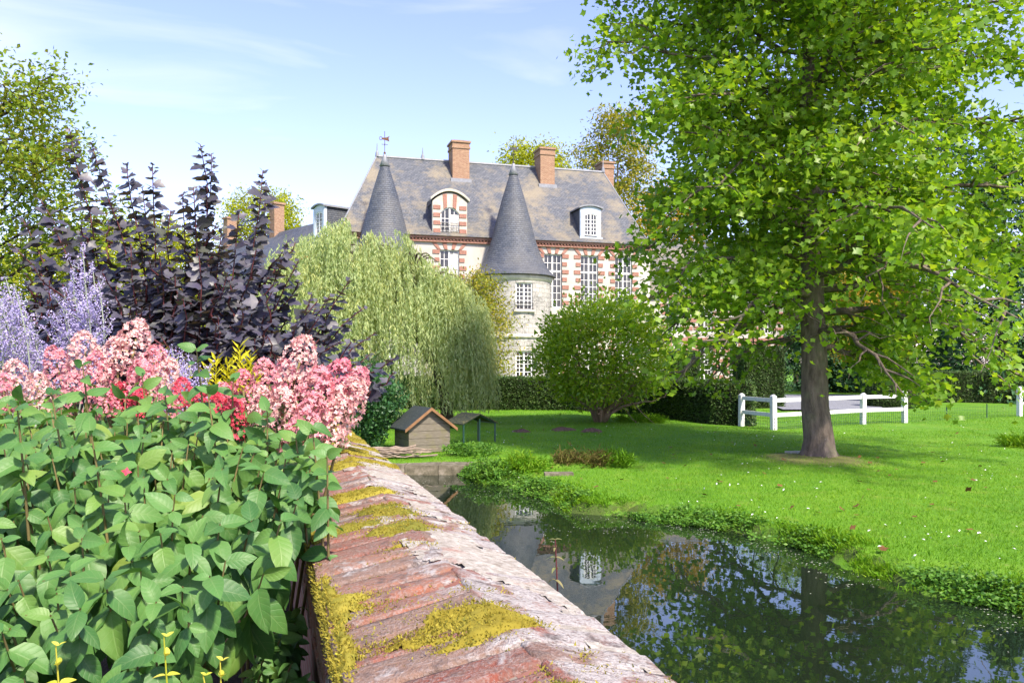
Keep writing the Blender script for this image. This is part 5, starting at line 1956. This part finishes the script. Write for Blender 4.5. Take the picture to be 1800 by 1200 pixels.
# lower leaves filling the hollow between shrub and wall
for lo, hi, n_ in ((1.0, 1.25, 90), (.80, 1.12, 230)):
    for _ in range(n_):
        Y = rg.uniform(1.3, 3.0)
        X = rg.uniform(Xb(Y) - .16, xl(Y) - .02)
        tip = np.array([X, Y, rg.uniform(lo, hi)])
        shoot(tip, tip + np.array([-.08, .12, -.22]), None, 4, rg.uniform(.055, .085), .05)
T, D, Nn, S, rank = map(np.array, (T, D, Nn, S, rank))
lt = [leaf_grid(.62, 4, 6, fo, dr, .012, i) for i, (dr, fo) in enumerate(((.22, .16), (.42, .10), (.55, .2), (.30, -.12), (.14, .26)))]
leaf_objects('leaf', shrub, tmpl_meshes(lt, L_SHRUB, 'leaf', grid_uv(4, 6)), T, frames(D, Nn), S, np.argsort(rank), L_SHRUB, lt, uv0=grid_uv(4, 6))
tag(mb.build('stems', L_STEM, shrub, smooth=True), kind='stuff')

# ---- hydrangeas
def flower_mat(name, stops, tr=.3):
    return leaf_mat(name, stops, tr, .6, .2, 5.0, tint=(1.1, .9, .9))


H_PINK = flower_mat('pink_sepals', [(.58, .10, .18), (.65, .21, .28), (.68, .31, .35), (.68, .39, .36), (.62, .15, .25)])
H_PALE = flower_mat('cream_pink_sepals', [(.66, .26, .30), (.70, .38, .38), (.70, .46, .39), (.74, .56, .50), (.64, .29, .34), (.58, .46, .30)])
H_ROSE = flower_mat('deep_rose_sepals', [(.58, .10, .17), (.68, .20, .27), (.72, .34, .36), (.62, .16, .22)])
H_RED = flower_mat('crimson_sepals', [(.50, .02, .05), (.62, .05, .10), (.66, .12, .16), (.44, .02, .04)])
pV, pF = [], []
for k in range(4):
    a = k * math.pi / 2
    c, s = math.cos(a), math.sin(a)
    b = len(pV)
    for x, y, z in ((0, 0, 0), (.36, .42, .10), (0, 1.0, .16), (-.36, .42, .10)):
        pV.append((x * c - y * s, x * s + y * c, z))
    pF += [(b, b + 1, b + 2), (b, b + 2, b + 3)]
FLORET = (np.array(pV), np.array(pF))


def panicle_mesh(seed, n=300):
    rg = np.random.default_rng(seed)
    t = rg.random(n) ** .8
    a = np.arange(n) * 2.39996 + rg.normal(0, .3, n)
    r = .088 * np.sqrt(np.clip(1 - t ** 1.5, 0, 1)) * (1 + .12 * np.sin(3 * a + seed)) * np.minimum(1, .55 + t * 4) * rg.uniform(.88, 1.06, n) + .004
    z = .225 * t
    P = np.stack([r * np.cos(a), r * np.sin(a), z], 1)
    Nn = np.stack([np.cos(a), np.sin(a), .15 + 1.1 * t ** 2], 1) + rg.normal(0, .3, (n, 3))
    M = frames(rg.normal(0, 1, (n, 3)), Nn)
    V, Fc = scatter(FLORET[0], FLORET[1], M, P, rg.uniform(.010, .0155, n))
    mb = MB()
    mb.tube([(0, 0, -.06), (0, 0, .19)], [.006, .004], 5)
    return V, Fc


def hydrangea(label, base, heads, group, nleaf=60):
    base = np.array(base)
    root = empty('hydrangea', tuple(base), 0, label, 'flowering shrub', group)
    rg = np.random.default_rng(abs(hash(label)) % 1000 if False else len(label) * 7)
    mb = MB()
    T, D = [], []
    for q, (px, py, Y, sc, tx, mat) in enumerate(heads):
        V, Fc = panicle_mesh(q + len(label))
        o = link('flower_head', np_mesh('flower_head', V, Fc), mat, root)
        c = at(px, py, Y)
        dirn = Vector((tx, rg.normal(-.15, .2), 1)).normalized()
        o.location = Vector(c - base) - dirn * .11 * sc
        o.rotation_mode = 'QUATERNION'
        o.rotation_quaternion = dirn.to_track_quat('Z', 'Y')
        o.scale = (sc * .88, sc * .88, sc * .92)
        b = np.array(o.location)
        g = np.array([b[0] * .35, b[1] * .5, .2])
        mb.tube([g, (b + g) / 2 + np.array([0, 0, .12]), b, b + np.array(dirn) * .12 * sc], [.007, .006, .005, .004], 5)
        for k in range(7):
            T.append(b - np.array(dirn) * .03 * (k + 1) + rg.normal(0, .01, 3))
            a = k * 2.1 + q
            D.append(np.array([math.cos(a), math.sin(a), -.1]) + rg.normal(0, .2, 3))
    tag(mb.build('stems', L_STEM, root, smooth=True), kind='stuff')
    T, D = np.array(T), np.array(D)
    lg = leaf_grid(.5, 4, 6, .14, .3, .01, 3)
    V, Fc = scatter(*lg, frames(D, rg.normal(0, .3, D.shape) + np.array([0, -.3, 1])), T, rg.uniform(.07, .11, len(T)))
    tag(link('leaves', np_mesh('leaves', V, Fc, True, np.tile(grid_uv(4, 6), (len(T), 1))), L_SHRUB, root), kind='stuff')


GH = 'hydrangeas in the border'
hydrangea('hydrangea with pink and cream flower heads hanging over the brick wall', (-1.0, 3.15, GZ0), [
    (528, 632, 3.0, .95, .35, H_PALE), (505, 668, 3.02, .8, -.1, H_PINK), (556, 690, 2.98, 1.0, .15, H_PINK), (593, 662, 3.05, .75, .5, H_ROSE),
    (612, 700, 3.0, .95, .65, H_PALE), (545, 738, 2.9, 1.0, .25, H_PINK), (590, 735, 2.95, .9, .4, H_PALE), (470, 668, 3.1, .85, -.2, H_PINK),
    (428, 688, 3.12, .85, -.1, H_ROSE), (500, 722, 2.95, .9, 0, H_PALE), (465, 715, 3.0, .8, -.2, H_PALE), (520, 768, 2.85, .75, .1, H_PINK), (398, 705, 3.1, .75, -.3, H_ROSE), (628, 672, 3.08, .7, .6, H_PINK)], GH)
hydrangea('hydrangea with pale cream-pink flower heads below the lavender spikes', (-2.0, 3.5, GZ0), [
    (238, 600, 3.4, 1.0, .05, H_PALE), (205, 632, 3.38, .95, -.1, H_PALE), (150, 622, 3.5, 1.0, 0, H_PALE), (172, 655, 3.35, .9, .1, H_PINK), (100, 642, 3.5, .85, -.2, H_PINK),
    (270, 640, 3.4, .85, .3, H_PINK), (292, 662, 3.35, .8, .3, H_PALE), (30, 668, 3.45, .9, -.2, H_PALE), (68, 690, 3.3, .85, 0, H_PALE), (130, 690, 3.25, .8, .1, H_PINK), (250, 668, 3.3, .85, 0, H_PINK), (8, 690, 3.4, .8, 0, H_PINK)], GH)
hydrangea('crimson-red hydrangea heads half hidden behind the broad green leaves', (-1.5, 3.3, GZ0), [
    (212, 700, 3.3, .7, -.1, H_RED), (245, 712, 3.2, .65, .1, H_RED), (322, 690, 3.35, .65, 0, H_RED), (350, 712, 3.25, .6, .2, H_RED), (380, 722, 3.05, .7, .2, H_RED), (295, 712, 3.1, .6, -.2, H_ROSE), (412, 735, 2.95, .7, .1, H_RED), (185, 705, 3.15, .6, -.3, H_ROSE)], GH)

# ---- purple-leaved shrub
rg = np.random.default_rng(17)
org = at(330, 640, 4.8)
org[2] = GZ0
purple = empty('purple_leaved_shrub', tuple(org), 0, 'tall shrub with dark purple leaves and red stems behind the pink flowers', 'shrub')
mb = MB()
T, D, Nn, S, rank = [], [], [], [], []


def wand(base, tip, l0, bend, tiplen=0.0, gap=.018):
    mid = (base + tip) / 2 + bend
    L = np.linalg.norm(tip - base)
    m = int(L / gap)
    ts = np.linspace(0, 1, 9)
    P = np.array([(1 - t) ** 2 * base + 2 * t * (1 - t) * mid + t * t * tip for t in ts])
    P[1:-1] += rg.normal(0, .012, P[1:-1].shape)
    mb.tube(P - org, [.0075 * (1 - .85 * t) + .0015 for t in ts], 5, cap=False)
    a0 = rg.uniform(0, 6.28)
    for k in range(m):
        t = 1 - (k + .2) / m
        if t < .06: break
        p = np.array([np.interp(t, ts, P[:, q]) for q in range(3)])
        ax = unit((P[min(8, int(t * 8) + 1)] - P[max(0, int(t * 8))])[None])[0]
        a = a0 + k * 2.4 + rg.normal(0, .3)
        o = np.array([math.cos(a), math.sin(a), 0])
        f = min(1, .40 + k * .075)
        T.append(p - org + o * .004)
        D.append(o * 1.0 + ax * (.30 if k > 3 else .75) + np.array([0, 0, -.30 if k > 5 else .0]) + rg.normal(0, .18, 3))
        Nn.append(np.array([0, -.65, .85]) + rg.normal(0, .35, 3))
        S.append(l0 * f * rg.uniform(.8, 1.2))
        rank.append(k * .5 + rg.random() * 8 + (p[1] - 4) * 6)


tipsP = [(122, 226, 5.0), (160, 250, 5.2), (222, 290, 4.8), (268, 290, 4.7), (250, 330, 5.1), (352, 254, 4.8), (372, 270, 4.9), (340, 330, 4.6), (462, 300, 4.9), (470, 325, 5.1), (320, 340, 4.9), (300, 370, 4.5),
         (420, 372, 4.7), (190, 350, 4.7), (525, 458, 4.6), (505, 425, 4.8), (615, 492, 4.8), (640, 540, 4.6), (580, 520, 4.5), (700, 625, 4.6), (660, 585, 4.7), (560, 560, 4.4), (40, 385, 4.8), (70, 350, 5.0),
         (95, 400, 4.6), (20, 430, 4.7), (140, 420, 4.5), (390, 400, 4.5), (450, 440, 4.4), (230, 430, 4.5), (280, 450, 4.4), (350, 450, 4.3), (400, 480, 4.3), (480, 500, 4.35), (180, 480, 4.4), (320, 520, 4.25),
         (430, 540, 4.25), (520, 570, 4.3), (250, 540, 4.3), (600, 600, 4.4), (555, 610, 4.25), (380, 570, 4.2), (470, 590, 4.2), (655, 640, 4.5), (110, 500, 4.5), (60, 470, 4.6)]
for px, py, Y in tipsP:
    tip = at(px, py, Y)
    b = np.array([org[0] + (tip[0] - org[0]) * .45 + rg.normal(0, .05), org[1] + (tip[1] - org[1]) * .4, 1.25 + rg.uniform(0, .2)])
    wand(b, tip, rg.uniform(.060, .084), np.array([-(tip[0] - org[0]) * .16 + rg.normal(0, .06), rg.normal(0, .06), .12]))
    for k in range(rg.integers(3, 7)):
        t = rg.uniform(.25, .72)
        s = b + (tip - b) * t
        e = s + np.array([rg.normal(0, .16), rg.normal(-.05, .14), rg.uniform(.10, .30)])
        wand(s, e, rg.uniform(.058, .078), np.array([0, 0, -.03]), gap=.018)
for _ in range(85):
    px, py, Y = rg.uniform(60, 640), rg.uniform(470, 650), rg.uniform(4.2, 5.2)
    if py < 440 + max(0, px - 450) * .75: continue
    tip = at(px, py, Y)
    wand(tip + np.array([rg.normal(0, .1) - max(0, px - 420) * .0016, .1, -.45]), tip, .074, np.zeros(3), gap=.022)
T, D, Nn, S, rank = map(np.array, (T, D, Nn, S, rank))
leaf_objects('leaf', purple, tmpl_meshes([TRI], L_PURPLE), T, frames(D, Nn), S, np.argsort(rank), L_PURPLE, [TRI])
tag(mb.build('stems', RED_STEM, purple, smooth=True), kind='stuff')
print('purple leaves', len(T), 'shrub tips', len(tips))
p = at(536, 456, 4.55)
tag(link('flower', np_mesh('flower', *panicle_mesh(3, 16)), flower_mat('scarlet_sepals', [(.7, .03, .02), (.75, .07, .03)]), purple, tuple(p - org), None, (.22, .22, .10)), 'small scarlet flower')
p = at(222, 829, 2.2)
link('fallen_petal', np_mesh('fallen_petal', FLORET[0] * .014, FLORET[1]), H_RED, shrub, tuple(p - np.array([root_xy[0], root_xy[1], GZ0])), (.9, .2, .4))

# ---- lavender-blue spikes
L_LAV = flower_mat('lavender_floret', [(.34, .30, .58), (.46, .42, .68), (.54, .50, .74), (.42, .36, .62)])
SILVER = plain('silver_stem', (.26, .30, .22), .7, .3, .15)


def lavender(label, tops, Y, seed):
    rg = np.random.default_rng(seed)
    o0 = at(np.mean([t[0] for t in tops]), 640, Y)
    o0[2] = GZ0
    root = empty('lavender_plant', tuple(o0), 0, label, 'plant', 'blue-flowered spike plants in the border')
    mb = MB()
    T = []
    for px, py, bx, by in tops:
        a, b = at(px, py, Y + rg.normal(0, .08)), at(bx, by, Y)
        b[2] = max(b[2] - .3, GZ0 + .4)
        ts = np.linspace(0, 1, 8)
        P = np.array([b + (a - b) * t + np.array([.04 * math.sin(3 * t), 0, 0]) for t in ts])
        mb.tube(P - o0, [.0035 * (1 - .7 * t) + .001 for t in ts], 5, cap=False)
        L = np.linalg.norm(a - b)
        arms = [(P[0], P[-1], .30)]
        for k in range(15):
            t = .22 + .70 * k / 15
            s = b + (a - b) * t
            sg = 1 if k % 2 else -1
            e = s + np.array([sg * rg.uniform(.05, .15) * (1.25 - t), rg.normal(0, .05), rg.uniform(.10, .20) * (1.25 - t)])
            mb.tube([s - o0, (s + e) / 2 - o0 + np.array([sg * .012, 0, -.012]), e - o0], [.0022, .0018, .001], 4, cap=False)
            arms.append((s, e, .15))
        for s, e, f0 in arms:
            l = np.linalg.norm(e - s)
            m = max(3, int(l * (1 - f0) / .014))
            for u in np.linspace(f0, 1, m):
                c = s + (e - s) * u
                T.append(c - o0 + rg.normal(0, .007, (9, 3)))
    T = np.concatenate(T)
    tag(mb.build('stems', SILVER, root), kind='stuff')
    foliage('florets', L_LAV, root, T, rg.normal(0, 1, T.shape), rg.normal(0, 1, T.shape), rg.uniform(.006, .0125, len(T)), leaf_simple(.8, .2))


lavender('lavender-blue flower spikes rising highest between purple shrub and pale hydrangea', [(142, 432, 135, 640), (160, 462, 150, 640), (172, 500, 165, 640), (125, 480, 118, 640), (108, 540, 112, 640), (150, 520, 140, 640)], 4.0, 5)
lavender('lavender-blue flower spikes cut by the left edge', [(8, 488, 35, 640), (22, 500, 50, 640), (0, 530, 20, 640), (40, 540, 45, 640), (55, 580, 60, 650), (-15, 500, -5, 640)], 3.9, 6)
lavender('short lavender-blue spikes among the flowers by the golden foliage', [(300, 612, 300, 690), (318, 622, 312, 690), (282, 628, 290, 690), (345, 640, 335, 700)], 3.6, 7)

# ---- golden-leaved plant
L_GOLDF = leaf_mat('golden_foliage', [(.40, .42, .012), (.55, .52, .02), (.62, .58, .03), (.44, .48, .02)], .4, .5, .3, 4)
rg = np.random.default_rng(19)
for lb, spots, Y in (('golden-yellow feathery foliage behind the pink hydrangea heads', [(420, 612), (440, 628), (400, 640), (430, 645), (380, 632), (450, 650), (365, 650), (410, 660)], 3.7),
                     ('smaller tuft of golden foliage beside the pale flower heads', [(300, 632), (285, 622), (312, 645), (322, 655), (296, 650)], 3.8)):
    o0 = at(spots[0][0], 640, Y)
    o0[2] = GZ0
    root = empty('golden_plant', tuple(o0), 0, lb, 'plant', 'golden foliage in the border')
    mb = MB()
    T, D = [], []
    for px, py in spots:
        tip = at(px, py, Y + rg.normal(0, .06))
        b = tip + np.array([rg.normal(0, .02), 0, -.5])
        mb.tube([b - o0, tip - o0], [.004, .002], 5)
        for k in range(34):
            p = tip + (b - tip) * k / 34 * .42
            a = k * 2.4
            T.append(p - o0)
            D.append(np.array([math.cos(a), math.sin(a), 1.1 - k * .02]) + rg.normal(0, .12, 3))
    tag(mb.build('stems', L_GOLDF, root), kind='stuff')
    T, D = np.array(T), np.array(D)
    foliage('leaves', L_GOLDF, root, T, D, rg.normal(0, .4, D.shape) + np.array([0, -.4, .7]), rg.uniform(.045, .075, len(T)), leaf_simple(.22, .04))

# ---- yellow sprigs at the bottom edge and up the wall
L_EUO = leaf_mat('yellow_sprig_leaf', [(.34, .42, .03), (.50, .50, .05), (.58, .54, .08), (.26, .38, .04)], .35, .4, .4, 5)
rg = np.random.default_rng(23)


def sprig(label, tip, length, lean, size, n=8):
    tip = np.array(tip)
    b = tip - np.array([lean, -.02, length])
    root = empty('yellow_sprig', tuple(b), 0, label, 'plant', 'yellow-green sprigs beside the wall')
    ts = np.linspace(0, 1, 6)
    P = [(tip - b) * t + np.array([.006 * math.sin(4 * t), 0, 0]) for t in ts]
    MB().tube(P, [.0022, .002, .0018, .0016, .0014, .001], 6).build('stem', L_EUO, root)
    V, Fc = leaf_grid(.62, 4, 5, .16, .2, .008, 2)
    lm = np_mesh('leaf', V * 1.0, Fc, True)
    for k in range(n):
        t = 1 - k / n * .85
        for h in (0, 1):
            a = k * 1.5708 + h * math.pi + .4
            d = np.array([math.cos(a), math.sin(a), .75 if k < 2 else .25]) + rg.normal(0, .12, 3)
            M = frames(d[None], np.array([[0, -.3, 1.0]]) + rg.normal(0, .15, (1, 3)))[0]
            s = size * (.55 + .45 * min(1, k / 2)) * rg.uniform(.85, 1.15)
            o = link('leaf', lm, L_EUO, root)
            mm = Matrix((M * s).tolist()).to_4x4()
            mm.translation = Vector((tip - b) * t)
            o.matrix_basis = mm


sprig('yellow-green sprig farthest left at the bottom edge', at(103, 1134, 1.32), .30, .01, .024)
sprig('tallest yellow-green sprig at the bottom edge below the shrub', at(293, 1118, 1.32), .30, .01, .021)
sprig('small yellow-green sprig at the bottom edge nearest the wall', at(392, 1160, 1.32), .25, .02, .021)
sprig('short yellow-green sprig beside the smallest one at the bottom edge', at(362, 1186, 1.30), .2, -.01, .018, 6)
for px, py, Y, lb in ((593, 1106, 1.74, 'small creeper sprig on the mossy wall edge, uppermost of three'), (596, 1150, 1.62, 'small creeper sprig on the mossy wall edge, middle of three'), (598, 1188, 1.53, 'small creeper sprig on the mossy wall edge, lowest of three')):
    q = at(px, py, Y)
    sprig(lb, q, .10, .012, .019, 4)

# ---- nettle-like stem on the pond side of the wall
tip = at(976, 948, 2.62)
nb0 = np.array([tip[0] + .02, tip[1] + .02, WATER_Z + .9])
nt_root = empty('wild_plant', tuple(nb0), 0, 'single slender leafy weed stem rising beyond the wall against the water', 'plant')
rg = np.random.default_rng(29)
MB().tube([(0, 0, 0), tuple((tip - nb0) * .5 + np.array([.01, 0, 0])), tuple(tip - nb0)], [.004, .0035, .002], 6).build('stem', RED_STEM, nt_root)
L_NET = leaf_mat('weed_leaf', [(.10, .18, .05), (.16, .22, .07), (.24, .20, .09)], .3, .5, .3, 4)
V, Fc = leaf_grid(.34, 4, 6, .16, .55, .01, 2)
lm = np_mesh('leaf', V, Fc, True)
for k in range(11):
    p = (tip - nb0) - np.array([0, 0, .024 * k + .002 * k * k])
    for h in (0, 1):
        a = k * 1.45 + h * math.pi
        d = np.array([math.cos(a), math.sin(a), .5 - .12 * k if k < 6 else -.3]) + rg.normal(0, .1, 3)
        M = frames(d[None], np.array([[0, -.2, 1.0]]))[0]
        s = .022 + .0035 * min(k, 6)
        o = link('leaf', lm, L_NET, nt_root)
        mm = Matrix((M * s).tolist()).to_4x4()
        mm.translation = Vector(p)
        o.matrix_basis = mm
